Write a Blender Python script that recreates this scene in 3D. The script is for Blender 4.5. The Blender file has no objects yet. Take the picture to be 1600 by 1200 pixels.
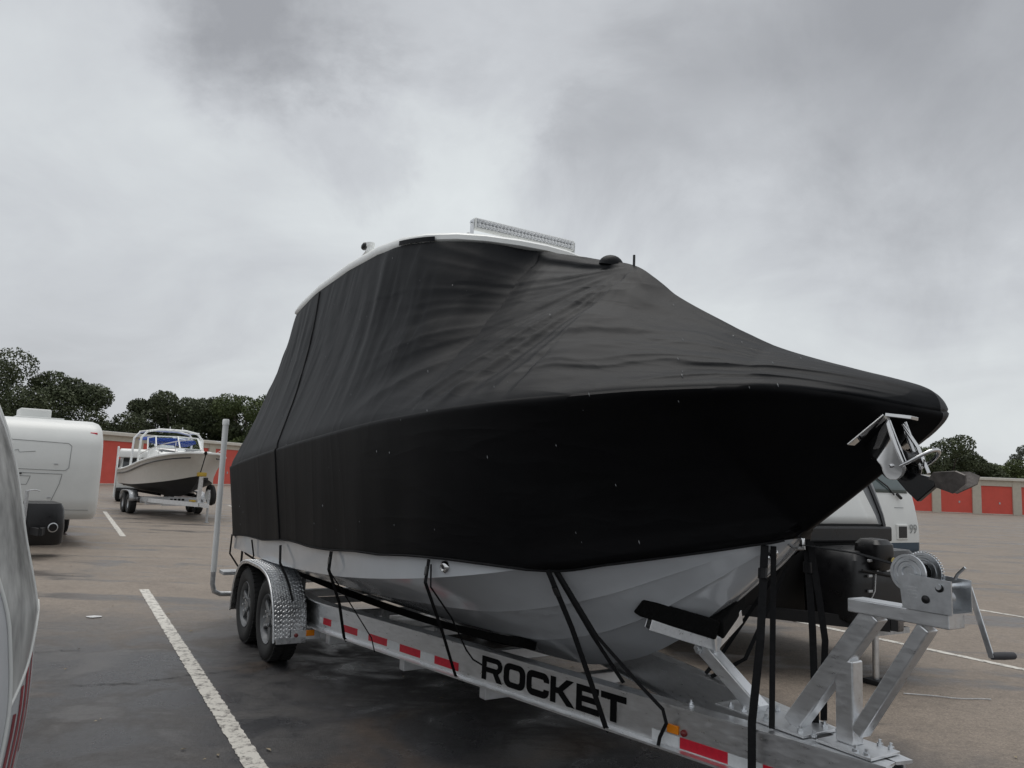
import bpy, math, random
import numpy as np
from mathutils import Vector, Matrix, noise
R = math.radians
scene = bpy.context.scene
col = scene.collection

# ------------------------------------------------------------------ camera
cd = bpy.data.cameras.new('camera'); cam = bpy.data.objects.new('camera', cd); col.objects.link(cam)
cd.sensor_width = 36; cd.lens = 27.0; cd.clip_start = .05; cd.clip_end = 3000
PITCH, ROLL = R(6.98), R(2.3)
fw = Vector((0, math.cos(PITCH), math.sin(PITCH))); up0 = Vector((0, -math.sin(PITCH), math.cos(PITCH))); r0 = Vector((1, 0, 0))
cr_ = r0*math.cos(ROLL) + up0*math.sin(ROLL); cu_ = up0*math.cos(ROLL) - r0*math.sin(ROLL)
M = Matrix((cr_, cu_, -fw)).transposed().to_4x4(); M.translation = (0, 0, 1.65)
cam.matrix_world = M
scene.camera = cam
scene.render.resolution_x = 1024; scene.render.resolution_y = 768

# ------------------------------------------------------------------ sky and light
SUN_EL, SUN_AZ = R(76), R(-25)          # azimuth from +Y, clockwise
w = bpy.data.worlds.new('World'); scene.world = w; w.use_nodes = True
nt = w.node_tree; nt.nodes.clear()
def N(t, **k):
    n = nt.nodes.new(t)
    for a, b in k.items(): setattr(n, a, b)
    return n
def lk(a, b): nt.links.new(a, b)
def vmath(op, a, b=None):
    n = N('ShaderNodeVectorMath', operation=op)
    for i, q in enumerate((a, b)):
        if q is None: continue
        if hasattr(q, 'links'): lk(q, n.inputs[i])
        else: n.inputs[i].default_value = q
    return n
def fmath(op, a, b=None, c=None, clamp=False):
    n = N('ShaderNodeMath', operation=op); n.use_clamp = clamp
    for i, q in enumerate((a, b, c)):
        if q is None: continue
        if hasattr(q, 'links'): lk(q, n.inputs[i])
        else: n.inputs[i].default_value = q
    return n.outputs[0]
out = N('ShaderNodeOutputWorld'); bgn = N('ShaderNodeBackground')
sky = N('ShaderNodeTexSky', sky_type='NISHITA'); sky.sun_disc = False
sky.sun_elevation = SUN_EL; sky.sun_rotation = SUN_AZ; sky.dust_density = 4
tc = N('ShaderNodeTexCoord')
sep = N('ShaderNodeSeparateXYZ'); lk(tc.outputs['Generated'], sep.inputs[0])
zc = fmath('MAXIMUM', sep.outputs['Z'], 0.0)
den = fmath('ADD', zc, .40)
comb = N('ShaderNodeCombineXYZ')
lk(fmath('DIVIDE', sep.outputs['X'], den), comb.inputs[0]); lk(fmath('DIVIDE', sep.outputs['Y'], den), comb.inputs[1])
def nz(vec, scale, detail, rough, dist, off):
    n = N('ShaderNodeTexNoise'); n.inputs['Scale'].default_value = scale; n.inputs['Detail'].default_value = detail
    n.inputs['Roughness'].default_value = rough; n.inputs['Distortion'].default_value = dist
    lk(vmath('ADD', vec, off).outputs[0], n.inputs['Vector']); return n
n1 = nz(comb.outputs[0], .8, 4, .45, .25, (3.1, 7.4, 0))
n2 = nz(comb.outputs[0], 2.6, 7, .56, .5, (11.3, 2.2, 4))
warp = nz(tc.outputs['Generated'], 4.5, 7, .62, .3, (0, 0, 0))
wdir = vmath('ADD', tc.outputs['Generated'], vmath('SCALE', vmath('SUBTRACT', warp.outputs['Color'], (.5, .5, .5)).outputs[0]).outputs[0])
wdir.inputs[1].links[0].from_node.inputs['Scale'].default_value = .30
base = fmath('ADD', fmath('MULTIPLY', n1.outputs['Fac'], .42), fmath('MULTIPLY', n2.outputs['Fac'], .36))
# separate cloud banks of the photographed sky: direction, radius, change of brightness
def pixdir(x, y):
    d = fw + cr_*((x-800)/1200) - cu_*((y-600)/1200); return d.normalized()
banks = [((430, 40), .17, -.24), ((300, -60), .30, -.10), ((660, 60), .20, -.09), ((560, 268), .09, -.16), ((480, 250), .05, -.05), ((970, 235), .18, -.17), ((900, 190), .06, -.05),
         ((1250, 150), .30, -.11), ((1500, 60), .38, -.15), ((1400, 300), .25, -.05), ((700, 310), .24, .13), ((560, 190), .14, .07), ((100, 130), .24, .05), ((760, 190), .12, .05),
         ((1580, 700), .22, .10), ((1150, 480), .38, .10), ((250, 500), .38, .07), ((60, 330), .25, -.05)]
acc = base
for (px, py), rad, amt in banks:
    d = vmath('DISTANCE', wdir.outputs[0], tuple(pixdir(px, py))).outputs['Value']
    mr = N('ShaderNodeMapRange', interpolation_type='SMOOTHSTEP'); lk(d, mr.inputs['Value'])
    mr.inputs['From Min'].default_value = rad; mr.inputs['From Max'].default_value = rad*.12
    mr.inputs['To Min'].default_value = 0; mr.inputs['To Max'].default_value = amt
    acc = fmath('ADD', acc, mr.outputs[0])
ramp = N('ShaderNodeValToRGB'); lk(acc, ramp.inputs[0]); cr = ramp.color_ramp
cr.elements[0].position = .10; cr.elements[0].color = (.32, .33, .35, 1)
cr.elements[1].position = .62; cr.elements[1].color = (.74, .78, .785, 1)
e = cr.elements.new(.38); e.color = (.545, .565, .59, 1)
mix = N('ShaderNodeMixRGB'); mix.inputs[0].default_value = .06
lk(ramp.outputs[0], mix.inputs[1])
skys = N('ShaderNodeMixRGB', blend_type='MULTIPLY'); skys.inputs[0].default_value = 1; lk(sky.outputs[0], skys.inputs[1]); skys.inputs[2].default_value = (.1, .1, .1, 1)
lk(skys.outputs[0], mix.inputs[2]); lk(mix.outputs[0], bgn.inputs[0]); bgn.inputs[1].default_value = 1.0
lk(bgn.outputs[0], out.inputs[0])
sd = bpy.data.lights.new('sun', 'SUN'); sun = bpy.data.objects.new('sun', sd); col.objects.link(sun)
sd.energy = 1.5; sd.angle = R(50); sd.color = (1, .97, .93)
sdir = Vector((math.sin(SUN_AZ)*math.cos(SUN_EL), math.cos(SUN_AZ)*math.cos(SUN_EL), math.sin(SUN_EL)))
sun.rotation_euler = sdir.to_track_quat('Z', 'Y').to_euler()
vs = scene.view_settings; vs.view_transform = 'Standard'; vs.look = 'None'; vs.exposure = .12; vs.gamma = 1; vs.use_curve_mapping = False

# ------------------------------------------------------------------ materials
def mat(name, c, rough=.5, metal=0, var=.08, vscale=6, bump=0, bscale=60, coat=0, spec=.5, rvar=.0, trans=0, detail=4, streak=None):
    m = bpy.data.materials.new(name); m.use_nodes = True; t = m.node_tree; b = t.nodes['Principled BSDF']
    b.inputs['Base Color'].default_value = (*c, 1); b.inputs['Roughness'].default_value = rough; b.inputs['Metallic'].default_value = metal
    b.inputs['Specular IOR Level'].default_value = spec; b.inputs['Coat Weight'].default_value = coat; b.inputs['Coat Roughness'].default_value = .08
    b.inputs['Transmission Weight'].default_value = trans
    tcn = t.nodes.new('ShaderNodeTexCoord'); src = tcn.outputs['Object']
    if streak:
        mp = t.nodes.new('ShaderNodeMapping'); mp.inputs['Scale'].default_value = streak; t.links.new(src, mp.inputs[0]); src = mp.outputs[0]
    if var or rvar:
        n = t.nodes.new('ShaderNodeTexNoise'); n.inputs['Scale'].default_value = vscale; n.inputs['Detail'].default_value = detail; n.inputs['Roughness'].default_value = .6
        t.links.new(src, n.inputs['Vector'])
        if var:
            mr = t.nodes.new('ShaderNodeMapRange'); mr.inputs['From Min'].default_value = .3; mr.inputs['From Max'].default_value = .7
            mr.inputs['To Min'].default_value = 1-var; mr.inputs['To Max'].default_value = 1+var
            t.links.new(n.outputs['Fac'], mr.inputs['Value'])
            mx = t.nodes.new('ShaderNodeMixRGB'); mx.blend_type = 'MULTIPLY'; mx.inputs[0].default_value = 1; mx.inputs[1].default_value = (*c, 1)
            t.links.new(mr.outputs[0], mx.inputs[2]); t.links.new(mx.outputs[0], b.inputs['Base Color'])
        if rvar:
            m2 = t.nodes.new('ShaderNodeMapRange'); m2.inputs['From Min'].default_value = .3; m2.inputs['From Max'].default_value = .7
            m2.inputs['To Min'].default_value = max(.02, rough-rvar); m2.inputs['To Max'].default_value = min(1, rough+rvar)
            t.links.new(n.outputs['Fac'], m2.inputs['Value']); t.links.new(m2.outputs[0], b.inputs['Roughness'])
    if bump:
        n3 = t.nodes.new('ShaderNodeTexNoise'); n3.inputs['Scale'].default_value = bscale; n3.inputs['Detail'].default_value = 3
        t.links.new(src, n3.inputs['Vector'])
        bp = t.nodes.new('ShaderNodeBump'); bp.inputs['Strength'].default_value = bump; bp.inputs['Distance'].default_value = .01
        t.links.new(n3.outputs['Fac'], bp.inputs['Height']); t.links.new(bp.outputs[0], b.inputs['Normal'])
    return m
MT = dict(
    hull=mat('hull_gelcoat', (.63, .655, .685), .12, var=.05, vscale=3, coat=.4, rvar=.06),
    hulltop=mat('hardtop_gelcoat', (.84, .85, .83), .3, var=.04),
    alu=mat('aluminium', (.80, .81, .82), .36, 1, var=.07, vscale=9, rvar=.10, streak=(1, 6, 6)),
    alu2=mat('aluminium_flat', (.74, .75, .76), .42, .9, var=.09, vscale=14, rvar=.08),
    plate=mat('tread_plate', (.62, .63, .64), .3, 1, var=.15, vscale=20, rvar=.08),
    galv=mat('galvanised_steel', (.5, .51, .52), .5, .85, var=.2, vscale=30),
    zinc=mat('zinc_plated_steel', (.74, .76, .78), .3, 1, var=.12, vscale=25),
    chrome=mat('polished_stainless', (.7, .7, .7), .06, 1, var=.03),
    shadedsteel=mat('shaded_anchor_steel', (.008, .008, .009), .15, 0, var=.2, vscale=12),  # near-black colour paints the shadow on the anchor shank
    dullsteel=mat('dull_anchor_steel', (.15, .135, .125), .5, .3, var=.35, vscale=22, bump=.2, bscale=80),
    rubber=mat('tyre_rubber', (.018, .018, .018), .75, var=.25, vscale=12, bump=.2),
    blackp=mat('black_plastic', (.007, .007, .008), .35, var=.2, vscale=10, rvar=.1),
    blackm=mat('black_matt', (.009, .009, .010), .7, var=.2),
    carpet=mat('black_carpet', (.008, .008, .008), 1.0, var=.3, vscale=80, bump=.5, bscale=200, spec=.1),
    strap=mat('black_webbing', (.012, .012, .013), .8, var=.25, vscale=60, spec=.2),
    decal=mat('black_vinyl', (.004, .004, .0045), .7, var=.1, spec=.12),
    red=mat('red_reflector', (.60, .018, .04), .3, var=.12, vscale=40),
    white=mat('white_reflector', (.72, .74, .75), .3, var=.06, vscale=40),
    amber=mat('amber_lens', (.85, .26, .01), .25, var=.05),
    redlens=mat('dark_red_lens', (.16, .012, .012), .25, var=.05),
    pvc=mat('white_pvc', (.80, .81, .80), .4, var=.05, vscale=5, bump=.03),
    rvwhite=mat('white_fibreglass', (.70, .71, .69), .35, var=.035, vscale=2, rvar=.05),
    rvgrey=mat('grey_line', (.28, .29, .29), .5, var=.1),
    cream=mat('cream_stucco', (.52, .48, .40), .85, var=.07, vscale=3, bump=.2, bscale=25),
    trim=mat('cream_trim', (.62, .59, .52), .6, var=.06, vscale=2),
    glass=mat('dark_glass', (.025, .03, .033), .05, var=.1, spec=.7),
    tealglass=mat('teal_windscreen', (.07, .10, .10), .08, var=.1, spec=.8),
    boatcream=mat('far_hull_cream', (.55, .53, .49), .35, var=.04),
    bottom=mat('black_bottom_paint', (.018, .018, .02), .6, var=.2),
    blue=mat('blue_canvas', (.02, .06, .30), .8, var=.1),
    navy=mat('navy_paint', (.018, .045, .075), .35, var=.1),
    gold=mat('yellow_plastic', (.50, .33, .04), .5, var=.1),
    label=mat('paper_label', (.55, .55, .55), .6, var=.25, vscale=70),
    yellowlab=mat('yellow_sticker', (.50, .40, .12), .5, var=.1),
    bark=mat('bark', (.09, .075, .06), .9, var=.3, vscale=3, bump=.6, bscale=15),
    lightgrey=mat('grey_panel', (.58, .59, .60), .3, var=.05, vscale=3, coat=.3),
    midgrey=mat('mid_grey_panel', (.13, .135, .14), .4, var=.06, vscale=3),
    bluegrey=mat('window_painted_reflections', (.40, .40, .39), .15, var=.45, vscale=16, spec=.6, rvar=.08, detail=4, streak=(1, 1, .16)),  # pale vertical streaks paint reflections into the window colour
    redgraphic=mat('red_graphic', (.36, .09, .10), .35, var=.4, vscale=14, streak=(1, 1, .12)),
    fridge=mat('roller_door_red', (.70, .10, .07), .55, var=.05, vscale=1.5),
    lens=mat('led_reflector', (.85, .86, .87), .2, .3, var=.05),
    rimgrey=mat('grey_wheel_steel', (.22, .225, .23), .5, .6, var=.2, vscale=20),
    handle=mat('grey_grip', (.05, .05, .055), .6, var=.1),
)
def door_mat():     # fine roller slats, too far away to pick apart
    m = MT['fridge']; t = m.node_tree; b = t.nodes['Principled BSDF']
    tcn = t.nodes.new('ShaderNodeTexCoord'); wv = t.nodes.new('ShaderNodeTexWave'); wv.wave_type = 'BANDS'; wv.bands_direction = 'Z'
    wv.inputs['Scale'].default_value = 4; wv.inputs['Distortion'].default_value = 0
    t.links.new(tcn.outputs['Object'], wv.inputs['Vector'])
    bp = t.nodes.new('ShaderNodeBump'); bp.inputs['Strength'].default_value = .6; bp.inputs['Distance'].default_value = .03
    t.links.new(wv.outputs['Fac'], bp.inputs['Height']); t.links.new(bp.outputs[0], b.inputs['Normal'])
door_mat()

def cover_mat(nm, ca, cb, sheen, spc, bst):
    m = bpy.data.materials.new(nm); m.use_nodes = True; t = m.node_tree; b = t.nodes['Principled BSDF']
    b.inputs['Roughness'].default_value = .52; b.inputs['Specular IOR Level'].default_value = spc
    b.inputs['Sheen Weight'].default_value = sheen; b.inputs['Sheen Roughness'].default_value = .4
    tcn = t.nodes.new('ShaderNodeTexCoord')
    n = t.nodes.new('ShaderNodeTexNoise'); n.inputs['Scale'].default_value = 2.2; n.inputs['Detail'].default_value = 8; n.inputs['Roughness'].default_value = .65
    t.links.new(tcn.outputs['Object'], n.inputs['Vector'])
    rp = t.nodes.new('ShaderNodeValToRGB'); rp.color_ramp.elements[0].color = (*ca, 1); rp.color_ramp.elements[1].color = (*cb, 1)
    rp.color_ramp.elements[0].position = .3; rp.color_ramp.elements[1].position = .72
    t.links.new(n.outputs['Fac'], rp.inputs[0]); t.links.new(rp.outputs[0], b.inputs['Base Color'])
    def creases(scale, rot, sc, dist):
        mp = t.nodes.new('ShaderNodeMapping'); mp.inputs['Scale'].default_value = scale; mp.inputs['Rotation'].default_value = rot
        t.links.new(tcn.outputs['Object'], mp.inputs[0])
        q = t.nodes.new('ShaderNodeTexNoise'); q.noise_type = 'RIDGED_MULTIFRACTAL'; q.inputs['Scale'].default_value = sc; q.inputs['Detail'].default_value = 4; q.inputs['Distortion'].default_value = dist
        q.inputs['Roughness'].default_value = .45; q.inputs['Offset'].default_value = .9; q.inputs['Gain'].default_value = 1.2
        t.links.new(mp.outputs[0], q.inputs['Vector']); return q.outputs['Fac']
    fa = creases((.5, 2.6, 4.2), (0, R(20), 0), 1.6, .4); fb_ = creases((3.2, 1.0, .45), (0, R(14), 0), 1.1, .35)
    sp = t.nodes.new('ShaderNodeSeparateXYZ'); t.links.new(tcn.outputs['Object'], sp.inputs[0])
    bw = t.nodes.new('ShaderNodeMapRange'); bw.interpolation_type = 'SMOOTHSTEP'; bw.inputs['From Min'].default_value = 2.0; bw.inputs['From Max'].default_value = 3.7; t.links.new(sp.outputs[0], bw.inputs['Value'])
    n2 = t.nodes.new('ShaderNodeMixRGB'); t.links.new(bw.outputs[0], n2.inputs[0]); t.links.new(fb_, n2.inputs[1]); t.links.new(fa, n2.inputs[2])
    n3 = t.nodes.new('ShaderNodeTexNoise'); n3.inputs['Scale'].default_value = 260; n3.inputs['Detail'].default_value = 2; t.links.new(tcn.outputs['Object'], n3.inputs['Vector'])
    b1 = t.nodes.new('ShaderNodeBump'); b1.inputs['Strength'].default_value = bst; b1.inputs['Distance'].default_value = .016; t.links.new(n2.outputs[0], b1.inputs['Height'])
    b2 = t.nodes.new('ShaderNodeBump'); b2.inputs['Strength'].default_value = .25; b2.inputs['Distance'].default_value = .002; t.links.new(n3.outputs['Fac'], b2.inputs['Height'])
    t.links.new(b1.outputs[0], b2.inputs['Normal']); t.links.new(b2.outputs[0], b.inputs['Normal'])
    return m
MT['cover'] = cover_mat('cover_cloth_lit', (.0048, .0053, .0066), (.0110, .0119, .0134), .0, .14, .20)  # paler copy of the black cloth: sky light on top put into the colour
MT['skirt'] = cover_mat('cover_cloth_shaded', (.0030, .0030, .0036), (.0056, .0056, .0064), .0, .10, .15)  # same black cloth, darkened in colour to paint the shade below the gunwale

def asphalt_mat():
    m = bpy.data.materials.new('asphalt'); m.use_nodes = True; t = m.node_tree; b = t.nodes['Principled BSDF']
    L = t.links.new
    def nn(k): return t.nodes.new(k)
    tcn = nn('ShaderNodeTexCoord'); P = tcn.outputs['Object']
    def noi(scale, detail=5, rough=.55, sc=None, dist=0):
        n = nn('ShaderNodeTexNoise'); n.inputs['Scale'].default_value = scale; n.inputs['Detail'].default_value = detail
        n.inputs['Roughness'].default_value = rough; n.inputs['Distortion'].default_value = dist
        if sc:
            mp = nn('ShaderNodeMapping'); mp.inputs['Scale'].default_value = sc[0]; mp.inputs['Rotation'].default_value = (0, 0, sc[1]); L(P, mp.inputs[0]); L(mp.outputs[0], n.inputs['Vector'])
        else: L(P, n.inputs['Vector'])
        return n.outputs['Fac']
    def mrange(v, a, b_, c=0, d=1, smooth=True):
        n = nn('ShaderNodeMapRange'); n.interpolation_type = 'SMOOTHSTEP' if smooth else 'LINEAR'
        L(v, n.inputs['Value']); n.inputs['From Min'].default_value = a; n.inputs['From Max'].default_value = b_
        n.inputs['To Min'].default_value = c; n.inputs['To Max'].default_value = d; return n.outputs[0]
    def ma(op, a, b_, clamp=False):
        n = nn('ShaderNodeMath'); n.operation = op; n.use_clamp = clamp
        for i, q in enumerate((a, b_)):
            if hasattr(q, 'links'): L(q, n.inputs[i])
            else: n.inputs[i].default_value = q
        return n.outputs[0]
    def mixc(f, a, b_, mode='MIX'):
        n = nn('ShaderNodeMixRGB'); n.blend_type = mode
        for i, q in enumerate((f, a, b_)):
            if hasattr(q, 'links'): L(q, n.inputs[i])
            elif i == 0: n.inputs[0].default_value = q
            else: n.inputs[i].default_value = (*q, 1)
        return n.outputs[0]
    sp = nn('ShaderNodeSeparateXYZ'); L(P, sp.inputs[0]); X, Y = sp.outputs[0], sp.outputs[1]
    big = noi(.35, 6, .6); mid = noi(1.6, 6, .62, dist=.4); fine = noi(55, 3, .7); grit = noi(190, 2, .6)
    strk = noi(.55, 5, .6, ((.35, 2.2, 1), R(-8)), .5)
    # darker asphalt beside and below the boat: bounded across the rows and along them
    ncoord = ma('ADD', ma('MULTIPLY', X, .857), ma('MULTIPLY', Y, .515))
    wob = ma('MULTIPLY', ma('SUBTRACT', mid, .5), 1.6); wob2 = ma('MULTIPLY', ma('SUBTRACT', big, .5), 3.0)
    wv = ma('ADD', wob, wob2)
    dk = ma('MULTIPLY', mrange(ma('ADD', ncoord, wv), 5.6, 3.6), mrange(ma('ADD', ma('SUBTRACT', Y, ma('MULTIPLY', X, .25)), wv), 11.4, 7.4))
    damp = mrange(ma('ADD', ma('MULTIPLY', strk, .65), ma('MULTIPLY', mid, .35)), .49, .60)
    dry = mixc(mid, (.128, .105, .085), (.275, .228, .184))
    dry = mixc(ma('MULTIPLY', damp, .80), dry, (.055, .049, .046))
    dark = mixc(mrange(mid, .35, .68), (.028, .028, .031), (.066, .062, .060))
    stain = mrange(noi(.8, 6, .6, ((1, 1, 1), .3), .8), .53, .66)
    dark = mixc(ma('MULTIPLY', stain, .75), dark, (.085, .062, .046))
    c = mixc(dk, dry, dark)
    c = mixc(1, c, mrange(noi(13, 5, .7), .3, .7, .78, 1.22, False), 'MULTIPLY')
    sg = mrange(fine, .3, .7, .62, 1.38, False); c = mixc(1, c, sg, 'MULTIPLY')
    gg = mrange(grit, .35, .65, .8, 1.2, False); c = mixc(1, c, gg, 'MULTIPLY')
    chips = mrange(grit, .70, .76); c = mixc(ma('MULTIPLY', chips, .5), c, (.35, .33, .30))
    L(c, b.inputs['Base Color'])
    rg = ma('SUBTRACT', .72, ma('MULTIPLY', ma('MAXIMUM', ma('MULTIPLY', damp, .9), ma('MULTIPLY', dk, mrange(mid, .62, .38))), .46)); L(rg, b.inputs['Roughness'])
    b.inputs['Specular IOR Level'].default_value = .55
    h = ma('ADD', ma('MULTIPLY', fine, .6), ma('MULTIPLY', grit, .5))
    bp = nn('ShaderNodeBump'); bp.inputs['Strength'].default_value = .55; bp.inputs['Distance'].default_value = .008; L(h, bp.inputs['Height']); L(bp.outputs[0], b.inputs['Normal'])
    return m
MT['asphalt'] = asphalt_mat()

def paint_mat():
    m = bpy.data.materials.new('worn_line_paint'); m.use_nodes = True; t = m.node_tree; b = t.nodes['Principled BSDF']; L = t.links.new
    tcn = t.nodes.new('ShaderNodeTexCoord')
    n = t.nodes.new('ShaderNodeTexNoise'); n.inputs['Scale'].default_value = 14; n.inputs['Detail'].default_value = 9; n.inputs['Roughness'].default_value = .8
    L(tcn.outputs['Object'], n.inputs['Vector'])
    rp = t.nodes.new('ShaderNodeValToRGB'); rp.color_ramp.elements[0].position = .39; rp.color_ramp.elements[0].color = (.10, .09, .085, 1)
    rp.color_ramp.elements[1].position = .50; rp.color_ramp.elements[1].color = (.60, .58, .53, 1)
    L(n.outputs['Fac'], rp.inputs[0]); L(rp.outputs[0], b.inputs['Base Color']); b.inputs['Roughness'].default_value = .7
    n2 = t.nodes.new('ShaderNodeTexNoise'); n2.inputs['Scale'].default_value = 90; L(tcn.outputs['Object'], n2.inputs['Vector'])
    bp = t.nodes.new('ShaderNodeBump'); bp.inputs['Strength'].default_value = .5; bp.inputs['Distance'].default_value = .006; L(n2.outputs['Fac'], bp.inputs['Height']); L(bp.outputs[0], b.inputs['Normal'])
    return m
MT['paint'] = paint_mat()

def leaf_mat(name, a, b_):
    m = bpy.data.materials.new(name); m.use_nodes = True; t = m.node_tree; b = t.nodes['Principled BSDF']; L = t.links.new
    g = t.nodes.new('ShaderNodeNewGeometry'); tcn = t.nodes.new('ShaderNodeTexCoord')
    n = t.nodes.new('ShaderNodeTexNoise'); n.inputs['Scale'].default_value = .45; n.inputs['Detail'].default_value = 3; L(tcn.outputs['Object'], n.inputs['Vector'])
    ad = t.nodes.new('ShaderNodeMath'); ad.operation = 'MULTIPLY_ADD'; L(g.outputs['Random Per Island'], ad.inputs[0]); ad.inputs[1].default_value = .35
    sb = t.nodes.new('ShaderNodeMapRange'); sb.inputs['From Min'].default_value = .35; sb.inputs['From Max'].default_value = .65; sb.inputs['To Max'].default_value = .45
    L(n.outputs['Fac'], sb.inputs['Value']); L(sb.outputs[0], ad.inputs[2])
    mx = t.nodes.new('ShaderNodeMixRGB'); mx.inputs[1].default_value = (*a, 1); mx.inputs[2].default_value = (*b_, 1); L(ad.outputs[0], mx.inputs[0])
    L(mx.outputs[0], b.inputs['Base Color']); b.inputs['Roughness'].default_value = .6; b.inputs['Specular IOR Level'].default_value = .25
    return m
MT['leaf'] = leaf_mat('oak_leaves', (.040, .052, .026), (.10, .118, .058))
MT['leaf2'] = leaf_mat('bright_leaves', (.045, .062, .022), (.13, .16, .06))
MT['leaf3'] = leaf_mat('grey_green_leaves', (.05, .06, .045), (.12, .135, .10))

# ------------------------------------------------------------------ mesh helpers
class MB:
    def __init__(s): s.v = []; s.f = []
    def add(s, vs, fs):
        o = len(s.v); s.v += [tuple(map(float, q)) for q in vs]; s.f += [tuple(i+o for i in f) for f in fs]; return s
    def box(s, c, d, rot=None):
        c = Vector(c); x, y, z = (q/2 for q in d)
        p = [Vector((a*x, b*y, e_*z)) for a in (-1, 1) for b in (-1, 1) for e_ in (-1, 1)]
        if rot is not None: p = [rot @ q for q in p]
        return s.add([q+c for q in p], [(0, 1, 3, 2), (4, 6, 7, 5), (0, 4, 5, 1), (2, 3, 7, 6), (0, 2, 6, 4), (1, 5, 7, 3)])
    def beam(s, a, b, wd, ht, up=(0, 0, 1)):       # rectangular bar from a to b
        a, b = Vector(a), Vector(b); d = (b-a).normalized(); side = d.cross(Vector(up)).normalized(); u = side.cross(d)
        p = []
        for q in (a, b):
            for i, j in ((-1, -1), (1, -1), (1, 1), (-1, 1)): p.append(q + side*(i*wd/2) + u*(j*ht/2))
        return s.add(p, [(3, 2, 1, 0), (4, 5, 6, 7)] + [(i, (i+1) % 4, (i+1) % 4+4, i+4) for i in range(4)])
    def tube(s, pts, r, n=10, cap=True):
        pts = [Vector(p) for p in pts]; rs = r if isinstance(r, (list, tuple)) else [r]*len(pts)
        t0 = (pts[1]-pts[0]).normalized(); a = t0.cross(Vector((0, 0, 1)))
        if a.length < .01: a = t0.cross(Vector((1, 0, 0)))
        a.normalize(); vs = []; m = len(pts)
        for i, p in enumerate(pts):
            t = (pts[min(i+1, m-1)]-pts[max(i-1, 0)]).normalized(); a = (a-t*a.dot(t)).normalized(); b = t.cross(a)
            for k in range(n):
                an = 2*math.pi*k/n; vs.append(p+(a*math.cos(an)+b*math.sin(an))*rs[i])
        fs = [(i*n+k, i*n+(k+1) % n, (i+1)*n+(k+1) % n, (i+1)*n+k) for i in range(m-1) for k in range(n)]
        if cap: fs += [tuple(range(n-1, -1, -1)), tuple((m-1)*n+k for k in range(n))]
        return s.add(vs, fs)
    def lathe(s, prof, c, axis, n=32, closed=False):    # prof: (radius, distance along axis)
        c = Vector(c); ax = Vector(axis).normalized(); a = ax.cross(Vector((0, 0, 1)))
        if a.length < .01: a = ax.cross(Vector((1, 0, 0)))
        a.normalize(); b = ax.cross(a); vs = []
        for r, h in prof:
            for k in range(n):
                an = 2*math.pi*k/n; vs.append(c+ax*h+(a*math.cos(an)+b*math.sin(an))*r)
        m = len(prof); fs = []
        for i in range(m if closed else m-1):
            j = (i+1) % m
            fs += [(i*n+k, i*n+(k+1) % n, j*n+(k+1) % n, j*n+k) for k in range(n)]
        return s.add(vs, fs)
    def prism(s, poly, fn, d):      # 2-D polygon -> fn(x, y, depth)
        n = len(poly); vs = [fn(x, y, 0) for x, y in poly]+[fn(x, y, d) for x, y in poly]
        return s.add(vs, [tuple(range(n-1, -1, -1)), tuple(range(n, 2*n))]+[(i, (i+1) % n, (i+1) % n+n, i+n) for i in range(n)])
    def grid(s, P, flip=False, wrap=False):     # P[i][j]
        ni, nj = len(P), len(P[0]); vs = [q for r in P for q in r]
        fs = []
        for i in range(ni-1):
            for j in range(nj if wrap else nj-1):
                k = (j+1) % nj; q = (i*nj+j, i*nj+k, (i+1)*nj+k, (i+1)*nj+j); fs.append(q[::-1] if flip else q)
        return s.add(vs, fs)
    def ribbon(s, pts, wd, th=.003, nrm=(0, -1, 0)):
        pts = [Vector(p) for p in pts]; m = len(pts); vs = []; nrm = Vector(nrm)
        for i, p in enumerate(pts):
            t = (pts[min(i+1, m-1)]-pts[max(i-1, 0)]).normalized(); sd_ = t.cross(nrm).normalized(); o = sd_.cross(t).normalized()
            vs += [p-sd_*wd/2-o*th/2, p+sd_*wd/2-o*th/2, p+sd_*wd/2+o*th/2, p-sd_*wd/2+o*th/2]
        fs = [(i*4+k, i*4+(k+1) % 4, (i+1)*4+(k+1) % 4, (i+1)*4+k) for i in range(m-1) for k in range(4)]
        return s.add(vs, fs+[(3, 2, 1, 0), tuple((m-1)*4+k for k in range(4))])
    def build(s, name, m, parent=None, smooth=None, bevel=0, segs=2):
        me = bpy.data.meshes.new(name); me.from_pydata(s.v, [], s.f); me.validate(); me.update()
        import bmesh
        bm = bmesh.new(); bm.from_mesh(me); bmesh.ops.recalc_face_normals(bm, faces=bm.faces); bm.to_mesh(me); bm.free()
        me.materials.append(MT[m] if isinstance(m, str) else m)
        if smooth is not None:
            for p in me.polygons: p.use_smooth = True
            me.set_sharp_from_angle(angle=R(smooth))
        o = bpy.data.objects.new(name, me); col.objects.link(o)
        if parent: o.parent = parent
        if bevel:
            b = o.modifiers.new('bevel', 'BEVEL'); b.width = bevel; b.segments = segs; b.limit_method = 'ANGLE'
        return o
def empty(name, loc, rz=0):
    o = bpy.data.objects.new(name, None); o.empty_display_size = .2; col.objects.link(o); o.location = loc; o.rotation_euler = (0, 0, rz); return o
def tag(o, label=None, cat=None, group=None, kind=None):
    for k, q in (('label', label), ('category', cat), ('group', group), ('kind', kind)):
        if q: o[k] = q
    return o
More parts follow.
